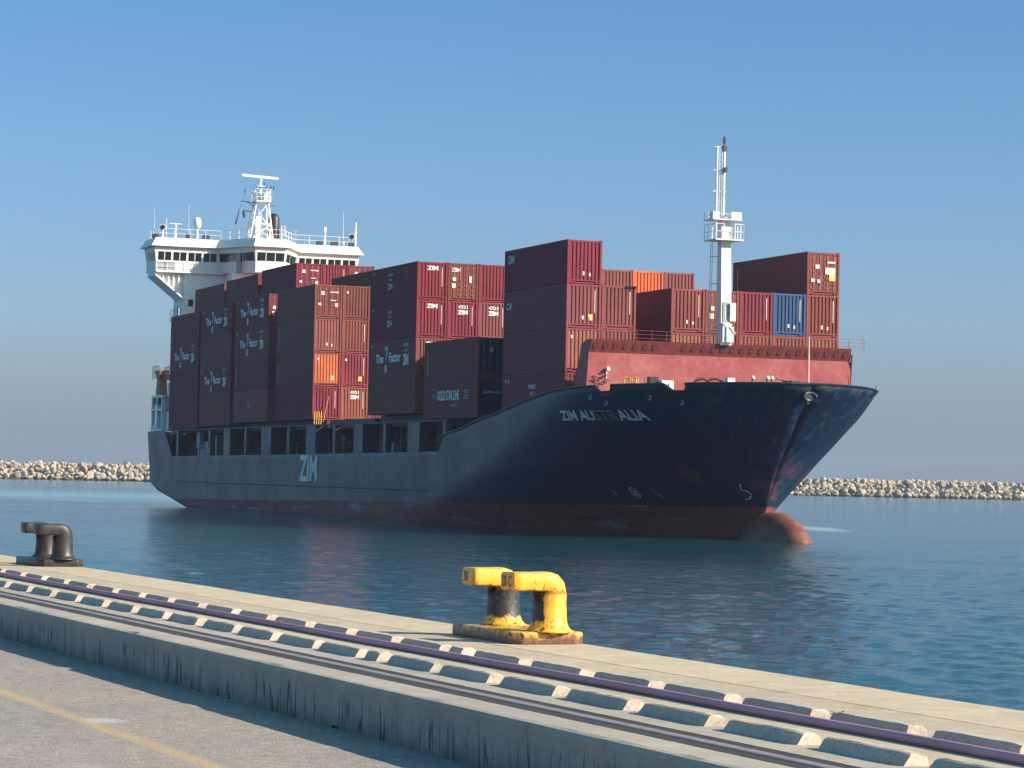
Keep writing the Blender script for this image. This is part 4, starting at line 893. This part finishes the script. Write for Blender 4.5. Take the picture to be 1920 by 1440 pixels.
mb.f = [(i*K+j, (i+1)*K+j, (i+1)*K+j+1, i*K+j+1) for i in range(len(ts)-1) for j in range(K-1)]
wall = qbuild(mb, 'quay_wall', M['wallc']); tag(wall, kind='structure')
mb = MB(); mb.box(T0, T1, 6.88, 8.32, ZT-1, ZT+.002); tag(qbuild(mb, 'quay_apron', M['quay']), kind='structure')
mb = MB(); ts = list(np.arange(T0, T1+.1, 1.0)); prof = []
for t in ts:
    o_ = .05 if t > -29.6 else .0; e = random.uniform(-.012, .012)
    prof.append([(8.322, ZT-.2), (8.328+random.uniform(-.003, .003), ZT+.0035), (9.10-o_*.9+e, ZT+.008), (9.15-o_+e, ZT-.015), (9.15-o_+e, -1.5)])
K = 5; mb.v = [(t, n, z) for t, p in zip(ts, prof) for n, z in p]; mb.f = [(i*K+j, (i+1)*K+j, (i+1)*K+j+1, i*K+j+1) for i in range(len(ts)-1) for j in range(K-1)]
tag(qbuild(mb, 'quay_coping', M['coping']), kind='structure')
# crane rail in its groove
rustrail = worn('rail_steel', (.25, .20, .20), (.14, .10, .095), 5, .45)
mb = MB(); mb.prism([(6.33, ZT-.0115), (6.385, ZT-.0115), (6.40, ZT-.004), (6.397, ZT+.003), (6.385, ZT+.006), (6.33, ZT+.006), (6.318, ZT+.003), (6.315, ZT-.004)], T0, T1, 0)
rl = qbuild(mb, 'crane_rail', rustrail); tag(rl, 'long worn steel crane rail lying in a groove along the quay', 'rail')
mb = MB(); mb.box(T0, T1, 6.205, 6.314, ZT-.011, ZT-.002); mb.box(T0, T1, 6.401, 6.50, ZT-.011, ZT-.003)  # flat dark strips either side of the rail
o = qbuild(mb, 'groove_strip', flat('groove_strip', (.030, .021, .018), .9, kind='Object')); o.parent = rl
# purple pipe between the block rows
mb = MB(); tt = list(np.arange(T0, T1+.1, .5)); ph = random.random()
pts = [(t, 7.345+.008*math.sin(t*.7)+.006*math.sin(t*1.9), ZT+.026) for t in tt]; n = 12
for (t, a, z) in pts:
    for i in range(n): th = 2*math.pi*i/n; mb.v.append((t, a+.026*math.cos(th), z+.026*math.sin(th)))
mb.f = [(k*n+i, k*n+(i+1) % n, (k+1)*n+(i+1) % n, (k+1)*n+i) for k in range(len(pts)-1) for i in range(n)]
tag(qbuild(mb, 'pipe', flat('purple_plastic', (.38, .22, .30), .7, amp=.2, sc=1.5), True), 'long purple plastic pipe running between two rows of concrete blocks', 'pipe')
# kerb blocks
blk_cache = {}
def block(t_end, n0, ln, label, far):
    mb = MB(); j = lambda a=.004: random.uniform(-a, a)
    if far: P = [(0, 0), (.005, .045), (.022, .066), (.098, .068), (.122, .045), (.128, 0)]
    else: P = [(0, 0), (.030, .058), (.045, .064), (.098, .064), (.128, .038), (.132, 0)]
    ns = 9; rows = []
    for s in range(ns+1):
        x = -ln+ln*s/ns
        rows.append([(x+(j(.008) if s in (0, ns) else 0)-(.012 if s == ns and 1 < k < 4 else 0)+(.02 if s == 0 and 1 <= k <= 4 else 0), p[0]+j(.0015), max(0, p[1]+(j(.002) if p[1] > 0 else 0)-(.006 if s in (0, ns) and p[1] > .04 else 0))) for k, p in enumerate(P)])
    K = len(P); base = Vector(W(t_end, n0, ZT))
    for r_ in rows:
        for (x, y, z) in r_: mb.v.append(tuple(QT*x+QN*y+Vector((0, 0, z))))
    mb.f = [(i*K+q, (i+1)*K+q, (i+1)*K+(q+1) % K, i*K+(q+1) % K) for i in range(ns) for q in range(K)]+[tuple(range(K)), tuple(range(ns*K, ns*K+K))[::-1]]
    o = mb.build('kerb_block', M['block']); fixn(o); o.location = base
    return tag(o, label, 'kerb block', 'kerb blocks along the quay')
near = [-36.2, -35.2, -34.15, -33.1, -32.1, -31.07, -30.04, -29.0, -27.98, -26.93, -25.92, -24.88, -23.85, -22.83, -21.8, -20.8, -19.8, -18.83, -18.41, -17.38, -16.4, -15.38, -14.37, -13.36, -12.34, -11.32, -10.3, -9.28]
far = [-38.9, -37.85, -36.8, -35.75, -34.7, -33.66, -32.61, -31.56, -30.51, -29.5, -28.43, -27.4, -26.37, -25.34, -24.29, -23.26, -22.23, -21.2, -20.18, -19.17, -18.74, -17.7, -16.68, -15.66, -14.64, -13.61, -12.59, -11.54, -10.5]
ORD = ['first', 'second', 'third', 'fourth', 'fifth', 'sixth', 'seventh', 'eighth', 'ninth', 'tenth', 'eleventh', 'twelfth', 'thirteenth', 'fourteenth', 'fifteenth', 'sixteenth', 'seventeenth', 'eighteenth', 'nineteenth', 'twentieth', 'twenty-first', 'twenty-second', 'twenty-third']
for lst, n0, nm, isf in ((near, 6.735, 'front row beside the rail', False), (far, 7.50, 'back row behind the purple pipe', True)):
    vis = [t for t in lst if t < (-10.8 if not isf else -11.0)]; sb = -18.41 if not isf else -18.74
    for t in lst:
        short = t == sb; ln = .26 if short else .82
        if short: lab = f"short stubby concrete kerb block in the {nm}"
        else:
            full = [q for q in vis if q != sb]
            if t in full:
                k = len(full)-1-full.index(t); lab = f"long concrete kerb block, {ORD[k]} from the right in the {nm}" if k < len(ORD) else f"distant long concrete kerb block near the left edge, {nm}"
            else: lab = f"long concrete kerb block beyond the right edge, {nm}"
        block(t, n0, ln, lab, isf)

# mooring bollards: two hooked posts on one base
def bollard_paint(yel):
    m = mat('bollard_paint', .45); t = N(m, 'TexCoord'); sp = N(m, 'SeparateXYZ'); L(m, t.outputs['Object'], sp.inputs[0]); v = t.outputs['Object']
    n1 = noise(m, v, 9, 6, .7); n2 = noise(m, v, 40, 4, .7)
    if yel:
        base = mix(m, ramp(m, n1, [(.35, 0.), (.7, 1.)]), (.76, .36, .022), (.82, .44, .05))
        base = mix(m, ramp(m, n2, [(.60, 0.), (.66, .85)]), base, (.10, .045, .025))
        n5 = noise(m, v, 14, 6, .75, .6); n5 = mth(m, 'ADD', n5, mth(m, 'MAXIMUM', mth(m, 'MULTIPLY', mth(m, 'SUBTRACT', .22, sp.outputs[2]), .55), 0.)); base = mix(m, ramp(m, n5, [(.585, 0.), (.62, .92)]), base, (.035, .025, .022)); base = mix(m, ramp(m, n1, [(.60, 0.), (.72, .55)]), base, (.55, .40, .20))
        z = sp.outputs[2]; y = sp.outputs[1]; x = sp.outputs[0]
        e = mth(m, 'MULTIPLY', mth(m, 'SUBTRACT', n1, .5), .16)
        zz = mth(m, 'ADD', z, e)
        bandz = mth(m, 'MULTIPLY', ramp(m, zz, [(.165, 0.), (.185, 1.)]), ramp(m, zz, [(.395, 1.), (.41, 0.)]))
        # post A (behind) is black all round, post B only on its landward side
        isA = mth(m, 'LESS_THAN', x, -.45)
        inner = mth(m, 'LESS_THAN', mth(m, 'ADD', mth(m, 'ADD', y, mth(m, 'MULTIPLY', x, .42)), mth(m, 'MULTIPLY', e, .5)), -.045)
        k = mth(m, 'MULTIPLY', bandz, mth(m, 'MAXIMUM', isA, inner))
        base = mix(m, k, base, mix(m, ramp(m, n2, [(.55, 0.), (.75, 1.)]), (.022, .024, .03), (.16, .16, .17)))
        rust = mth(m, 'MULTIPLY', ramp(m, mth(m, 'ADD', z, mth(m, 'MULTIPLY', e, 1.2)), [(.055, 1.), (.10, 0.)]), 1.)
        base = mix(m, mth(m, 'MULTIPLY', rust, .92), base, mix(m, ramp(m, n2, [(.4, 0.), (.65, 1.)]), (.10, .045, .03), (.20, .12, .09)))
        top_ = mth(m, 'MULTIPLY', ramp(m, z, [(.385, 0.), (.40, 1.)]), ramp(m, zz, [(.415, 1.), (.43, 0.)])); base = mix(m, mth(m, 'MULTIPLY', top_, .7), base, (.16, .05, .02))
    else: base = mix(m, ramp(m, n1, [(.35, 0.), (.7, 1.)]), (.014, .014, .015), (.040, .032, .028))
    setc(m, base, ramp(m, n1, [(.3, .35), (.7, .6)])); bump(m, n2, .35, .006); return m
def bollard(loc, yel, label):
    root = empty('mooring_bollard', loc, QROT); tag(root, label, 'bollard', 'mooring bollards on the quay edge')
    # local x = along the quay towards the viewer, local y = seawards
    pm = bollard_paint(yel)
    def part(name, bmf, bev=.012):
        bm = bmesh.new(); bmf(bm); me = bpy.data.meshes.new(name); bm.to_mesh(me); bm.free(); me.materials.append(pm)
        o = link(bpy.data.objects.new(name, me), root); fixn(o)
        if bev: b = o.modifiers.new('bev', 'BEVEL'); b.width = bev; b.segments = 3; b.limit_method = 'ANGLE'
        for p in me.polygons: p.use_smooth = True
        return o
    def basef(bm):
        P = [(-1.19, -.34), (.03, -.34), (.12, -.27), (.15, .17), (.07, .26), (-1.05, .26), (-1.17, .18)]
        vs = [bm.verts.new((x, y, 0)) for x, y in P]; f = bm.faces.new(vs); r_ = bmesh.ops.extrude_face_region(bm, geom=[f]); vv = [g for g in r_['geom'] if isinstance(g, bmesh.types.BMVert)]; bmesh.ops.translate(bm, vec=(0, 0, .10), verts=vv)
    part('base', basef, .015)
    horns = []
    for bx, nm in ((0, 'B'), (-.93, 'A')):
        # one continuous hooked post: sections swept up the post then over into the horn
        def postf(bm):
            rings = []; n = 20
            path = []   # (centre y, centre z, tilt, half width along x, half height normal to the path)
            for z, r_ in ((.098, .20), (.115, .175), (.14, .152), (.18, .139), (.30, .132), (.40, .132)): path.append(((0, z), 0, r_*.97, r_))
            # bend landwards (-y)
            cyc, czc, rad = -.10, .42, .075
            for a in (25, 50, 75): t = R(a); path.append(((-.07+.07*math.cos(t), .405+.082*math.sin(t)), t, .134, .134-.063*(a/90)))
            ex = .05 if nm == 'A' else 0.
            for y in (-.14, -.19, -.24, -.28+ex*.3, -.35+ex): path.append(((y, .487), R(90), .135, .072))
            path.append(((-.362+ex, .487), R(90), .125, .062))
            for (c, t, hw, hh) in path:
                ring = []; sq = t/(math.pi/2)
                for i in range(n):
                    a = 2*math.pi*i/n; ca, sa = math.cos(a), math.sin(a); p = 1-.78*sq; ca = math.copysign(abs(ca)**p, ca); sa = math.copysign(abs(sa)**p, sa)
                    lx = hw*ca; ln_ = hh*sa; ring.append(bm.verts.new((bx+lx, c[0]+ln_*math.cos(t), c[1]+ln_*math.sin(t))))
                rings.append(ring)
            for r0, r1 in zip(rings, rings[1:]):
                for i in range(n): bm.faces.new((r0[i], r0[(i+1) % n], r1[(i+1) % n], r1[i]))
            bm.faces.new(rings[0][::-1]); bm.faces.new(rings[-1])
        o = part('hooked_post', postf, .0); horns.append(o)
        if yel:
            def stencil(txt, x0, w_, h_):
                vs, fs = fit_text(txt, w_, h_, .02); MB().add([(bx+x0+a, -.364+(.05 if nm == 'A' else 0.), .49-h_/2+b) for a, b in vs], fs).build('stencil', M['black'], o)
            if nm == 'A': stencil('30', -.10, .10, .09)
            else: stencil('20', -.10, .09, .09); stencil('C', .03, .06, .09)
    return root
# base front-left corner of the yellow one stands at (0.045, 21.81)
c1 = Vector((.0447, 21.8112, ZT)); bloc = c1-QT*.08+QN*.34; bollard(bloc+Vector((0, 0, .0)), True, 'chipped yellow and black double-post mooring bollard in the foreground')
c2 = Vector((-6.0918, 36.6768, ZT)); bollard(c2-QT*.08+QN*.34, False, 'weathered black double-post mooring bollard at the left edge')

# small litter
mb = MB()
for i in range(7): a = random.random()*3; mb.tube((random.uniform(-.06, .06), random.uniform(-.03, .03), .01), (random.uniform(-.1, .1), random.uniform(-.04, .04), random.uniform(.01, .05)), .006, n=4)
o = mb.build('twig_scrap', M['dark']); o.scale = (.45, .45, .45); o.location = (1.86, 15.9, ZT); tag(o, 'small dark twiggy scrap lying behind the back row of blocks', 'litter')
mb = MB()
for i in range(6): mb.tube((random.uniform(-.1, .0), random.uniform(-.03, .03), .008), (random.uniform(.0, .1), random.uniform(-.03, .03), .018), .01, n=5)
o = mb.build('driftwood_piece', flat('dead_wood', (.08, .06, .05), .9)); o.location = (-1.01, 17.83, ZR); tag(o, 'small dark piece of wood in the shadow at the wall foot', 'litter')
mb = MB()
for i in range(260):
    t = random.uniform(-30, -9); n_ = random.choice([random.uniform(3, 5.88), random.uniform(2, 5.5)]); s = random.uniform(.003, .009); c = Vector(W(t, n_, ZR))
    mb.add([c+Vector((math.cos(a)*s*random.uniform(.6, 1.2), math.sin(a)*s*random.uniform(.6, 1.2), 0)) for a in (0, 1.6, 3.1, 4.7)]+[c+Vector((0, 0, s*.7))], [(0, 1, 4), (1, 2, 4), (2, 3, 4), (3, 0, 4)])
tag(mb.build('gravel', flat('pebble', (.14, .12, .10), .9)), kind='stuff')

# ================================================================= WATER
def water_mat():
    m = mat('sea_water', .12); b = m.node_tree.nodes['Principled BSDF']; b.inputs['IOR'].default_value = 1.33
    g = m.node_tree.nodes.new('ShaderNodeNewGeometry'); P = g.outputs['Position']; sp = N(m, 'SeparateXYZ'); L(m, P, sp.inputs[0])
    mp = N(m, 'Mapping'); mp.inputs['Rotation'].default_value = (0, 0, .25); mp.inputs['Scale'].default_value = (.8, 1, 1); L(m, P, mp.inputs[0]); v = mp.outputs[0]
    n0 = noise(m, v, .5, 3, .6, .2); n1 = noise(m, v, 2.2, 4, .65, .3); n2 = noise(m, v, 8, 3, .6)
    big = noise(m, v, .035, 4, .6)
    # disturbed water of the wake beyond the stern: a long pale teal band
    dy = mth(m, 'SUBTRACT', sp.outputs[1], mth(m, 'MULTIPLY_ADD', sp.outputs[0], -.35, 372)); wn = noise(m, v, .02, 5, .65)
    band_ = ramp(m, mth(m, 'ADD', mth(m, 'MULTIPLY', mth(m, 'ABSOLUTE', dy), .0075), mth(m, 'MULTIPLY', wn, .7)), [(.45, 1.), (.95, 0.)])
    left = ramp(m, mth(m, 'MULTIPLY_ADD', sp.outputs[0], -.02, .0), [(.3, 0.), (.7, 1.)])
    wk = mth(m, 'MULTIPLY', band_, left)
    # foam curl off the far bow
    fx = mth(m, 'MULTIPLY', mth(m, 'SUBTRACT', sp.outputs[0], 25.5), .28); fy = mth(m, 'MULTIPLY', mth(m, 'SUBTRACT', sp.outputs[1], 232), .045)
    fq = mth(m, 'ADD', mth(m, 'ADD', mth(m, 'MULTIPLY', fx, fx), mth(m, 'MULTIPLY', fy, fy)), mth(m, 'MULTIPLY', n0, .9)); fo = ramp(m, fq, [(.45, 1.), (.9, 0.)])
    c = mix(m, ramp(m, big, [(.35, 0.), (.65, 1.)]), (.003, .036, .050), (.004, .048, .060))
    c = mix(m, wk, c, (.12, .30, .33)); c = mix(m, mth(m, 'MULTIPLY', fo, .7), c, (.5, .62, .6)); pv_ = m.node_tree.nodes.new('ShaderNodeVectorMath'); pv_.operation = 'SUBTRACT'; L(m, P, pv_.inputs[0]); pv_.inputs[1].default_value = SO
    def dot_(a): q_ = m.node_tree.nodes.new('ShaderNodeVectorMath'); q_.operation = 'DOT_PRODUCT'; L(m, pv_.outputs[0], q_.inputs[0]); q_.inputs[1].default_value = a; return q_.outputs['Value']
    su = dot_(Vector((math.cos(ST), math.sin(ST), 0))); sv = dot_(Vector((-math.sin(ST), math.cos(ST), 0)))
    fr_ = ramp(m, mth(m, 'MULTIPLY', mth(m, 'ABSOLUTE', mth(m, 'ADD', sv, 1.6)), .5), [(.25, 1.), (.9, 0.)])
    lim = ramp(m, mth(m, 'MULTIPLY', su, -.01), [(.22, 0.), (.36, 1.)]); fr_ = mth(m, 'MULTIPLY', mth(m, 'MULTIPLY', fr_, lim), ramp(m, n0, [(.40, 0.), (.62, 1.)]))
    c = mix(m, mth(m, 'MULTIPLY', fr_, .85), c, (.35, .42, .44))
    setc(m, c, ramp(m, big, [(.3, .07), (.7, .14)]))
    h = mth(m, 'ADD', mth(m, 'ADD', mth(m, 'MULTIPLY', n0, .5), mth(m, 'MULTIPLY', n1, .4)), mth(m, 'MULTIPLY', n2, .2))
    bump(m, h, 1.0, .10); return m
def sea_mesh():
    rng = np.random.default_rng(5)
    ys = [8.0]
    while ys[-1] < 640: ys.append(ys[-1]*1.0048+.02)
    ys = np.array(ys); nx = 560; sx = np.linspace(-1, 1, nx); sx = .82*sx+.18*sx**3
    Y = np.repeat(ys[:, None], nx, 1); X = sx[None, :]*(18+.30*Y); Z = np.zeros_like(X)
    dx = (18+.30*Y)*2/nx*1.1; sp = np.maximum(dx, Y*.0048*.8)
    for k in range(90):
        lam = float(np.exp(rng.uniform(math.log(.26), math.log(2.6)))); th = rng.normal(.5, .75); kx, ky = math.cos(th)*2*math.pi/lam, math.sin(th)*2*math.pi/lam
        sl_ = .034*(1.0 if lam < 1.3 else .6); amp = sl_*lam/(2*math.pi)
        fade = np.clip((lam/sp-1.8)/1.6, 0, 1); env = .65+.35*np.sin(X*rng.uniform(.02, .12)+Y*rng.uniform(.01, .07)+rng.uniform(0, 6))
        ph = kx*X+ky*Y+rng.uniform(0, 6.28); Z += amp*fade*env*(np.sin(ph)+.25*np.cos(2*ph))
    edge = np.clip((1-np.abs(sx))/.04, 0, 1)[None, :]*np.clip((640-Y)/60, 0, 1)*np.clip((Y-8)/6, 0, 1); Z *= edge
    nr = len(ys); V = np.stack([X, Y, Z], -1).reshape(-1, 3); idx = np.arange(nr*nx).reshape(nr, nx)
    F = np.stack([idx[:-1, :-1], idx[:-1, 1:], idx[1:, 1:], idx[1:, :-1]], -1).reshape(-1, 4)
    # flat skirt out to the horizon
    base = len(V); L_ = idx[:, 0]; R_ = idx[:, -1]
    ext = [(-4500, y, 0) for y in ys]+[(4500, y, 0) for y in ys]+[(-4500, -60, 0), (4500, -60, 0), (float(X[0, 0]), -60, 0), (float(X[0, -1]), -60, 0), (-4500, 9000, 0), (4500, 9000, 0)]
    V = np.concatenate([V, np.array(ext, float)]); el = base+np.arange(nr); er = base+nr+np.arange(nr); q = base+2*nr
    quads = [np.stack([el[:-1], L_[:-1], L_[1:], el[1:]], -1), np.stack([R_[:-1], er[:-1], er[1:], R_[1:]], -1), np.array([[q, q+2, L_[0], el[0]], [q+3, q+1, er[0], R_[0]]])]
    F = np.concatenate([F]+quads); ng = [[q+2, q+3]+[int(i) for i in idx[0, ::-1]], [q+4]+[int(el[-1])]+[int(i) for i in idx[-1]]+[int(er[-1]), q+5]]
    me = bpy.data.meshes.new('water'); nF = len(F); tot = nF*4+sum(len(g_) for g_ in ng)
    me.vertices.add(len(V)); me.vertices.foreach_set('co', V.astype(np.float32).ravel())
    li = np.concatenate([F.ravel()]+[np.array(g_) for g_ in ng]).astype(np.int32); me.loops.add(tot); me.loops.foreach_set('vertex_index', li)
    st = list(range(0, nF*4, 4)); p = nF*4
    for g_ in ng: st.append(p); p += len(g_)
    me.polygons.add(len(st)); me.polygons.foreach_set('loop_start', np.array(st, np.int32)); me.polygons.foreach_set('use_smooth', np.ones(len(st), bool))
    me.update(calc_edges=True); me.validate(); return me
wme = sea_mesh(); wme.materials.append(water_mat())
tag(link(bpy.data.objects.new('water', wme)), kind='structure')

# ================================================================= BREAKWATER
rock = mat('pale_limestone', .85, 0, .3); oi = coords(rock); nn1 = noise(rock, oi, .35, 5, .6); nn2 = noise(rock, oi, 2.2, 4, .6)
cc = mix(rock, ramp(rock, nn1, [(.35, 0.), (.65, 1.)]), (.46, .385, .295), (.31, .265, .21)); cc = mix(rock, 1, cc, ramp(rock, nn2, [(.3, .7), (.7, 1.15)]), 'MULTIPLY')
g = rock.node_tree.nodes.new('ShaderNodeNewGeometry'); sp = N(rock, 'SeparateXYZ'); L(rock, g.outputs['Position'], sp.inputs[0])
cc = mix(rock, ramp(rock, mth(rock, 'MULTIPLY', sp.outputs[2], .8), [(.25, 1.), (.7, 0.)]), cc, (.06, .065, .045)); setc(rock, cc)
bm = bmesh.new(); bmesh.ops.create_icosphere(bm, subdivisions=1, radius=1); ICO = [v.co.copy() for v in bm.verts]; ICF = [tuple(v.index for v in f.verts) for f in bm.faces]; bm.free()
mb = MB(); mb.prism([(868, -1), (874.5, 3.7), (883, 3.7), (892, -1)], -330, 330, 0)
# prism along x gives (x, y, z) with y, z from the polygon
rng = random.Random(3)
for row, (y, z) in enumerate([(868.2, .0), (869.4, .9), (870.9, 1.9), (872.4, 2.9), (873.9, 3.9), (875.6, 4.45), (878, 4.5), (881, 4.5)]):
    x = -200.0+rng.random()
    while x < 215:
        s = rng.choice([rng.uniform(.45, .8), rng.uniform(.7, 1.2), rng.uniform(1.0, 1.6)])*(1.0 if row < 5 else .85); rot = Matrix.Rotation(rng.uniform(0, 6), 3, Vector((rng.random()-.5, rng.random()-.5, rng.random()-.5)).normalized())
        S = Vector((rng.uniform(.75, 1.3), rng.uniform(.75, 1.2), rng.uniform(.65, 1.1)))*s; off = Vector((x, y+rng.uniform(-.6, .6), z+rng.uniform(-.45, .45)))
        mb.add([rot @ Vector((v.x*S.x*rng.uniform(.68, 1.25), v.y*S.y*rng.uniform(.68, 1.25), v.z*S.z*rng.uniform(.68, 1.25)))+off for v in ICO], ICF)
        x += s*rng.uniform(1.2, 1.9)
o = mb.build('breakwater_rocks', rock); tag(o, 'long low breakwater of pale heaped boulders across the harbour mouth', 'breakwater', kind='stuff')

# ================================================================= FAR HILL AND HAZE
mb = MB(); prof = [(500, 4), (760, 12), (930, 24), (1100, 46), (1250, 66), (1450, 68), (1700, 62), (2100, 58), (2600, 40), (3200, 10)]; xs = np.arange(500, 3200, 30)
for x in xs:
    h_ = float(np.interp(x, [p[0] for p in prof], [p[1] for p in prof]))+random.uniform(-1.5, 1.5)
    for y, k in ((7600, 0), (7850, .55), (8000, 1), (8200, .8), (8700, -.1)): mb.v.append((float(x), y, h_*k))
mb.f = [(i*5+j, (i+1)*5+j, (i+1)*5+j+1, i*5+j+1) for i in range(len(xs)-1) for j in range(4)]
tag(mb.build('hill', flat('scrub_hill', (.10, .10, .08), .9, sc=.02), smooth=True), kind='structure')
hz = MB().box(-4700, 4700, -90, 9300, -5, 90).build('haze', None); tag(hz, kind='stuff')
hm = bpy.data.materials.new('haze_air'); hm.use_nodes = True; t = hm.node_tree; t.nodes.remove(t.nodes['Principled BSDF']); pv = t.nodes.new('ShaderNodeVolumePrincipled')
pv.inputs['Color'].default_value = (.36, .46, .62, 1); pv.inputs['Density'].default_value = .00018; pv.inputs['Anisotropy'].default_value = .1
t.links.new(pv.outputs[0], t.nodes['Material Output'].inputs['Volume']); hz.data.materials.append(hm)
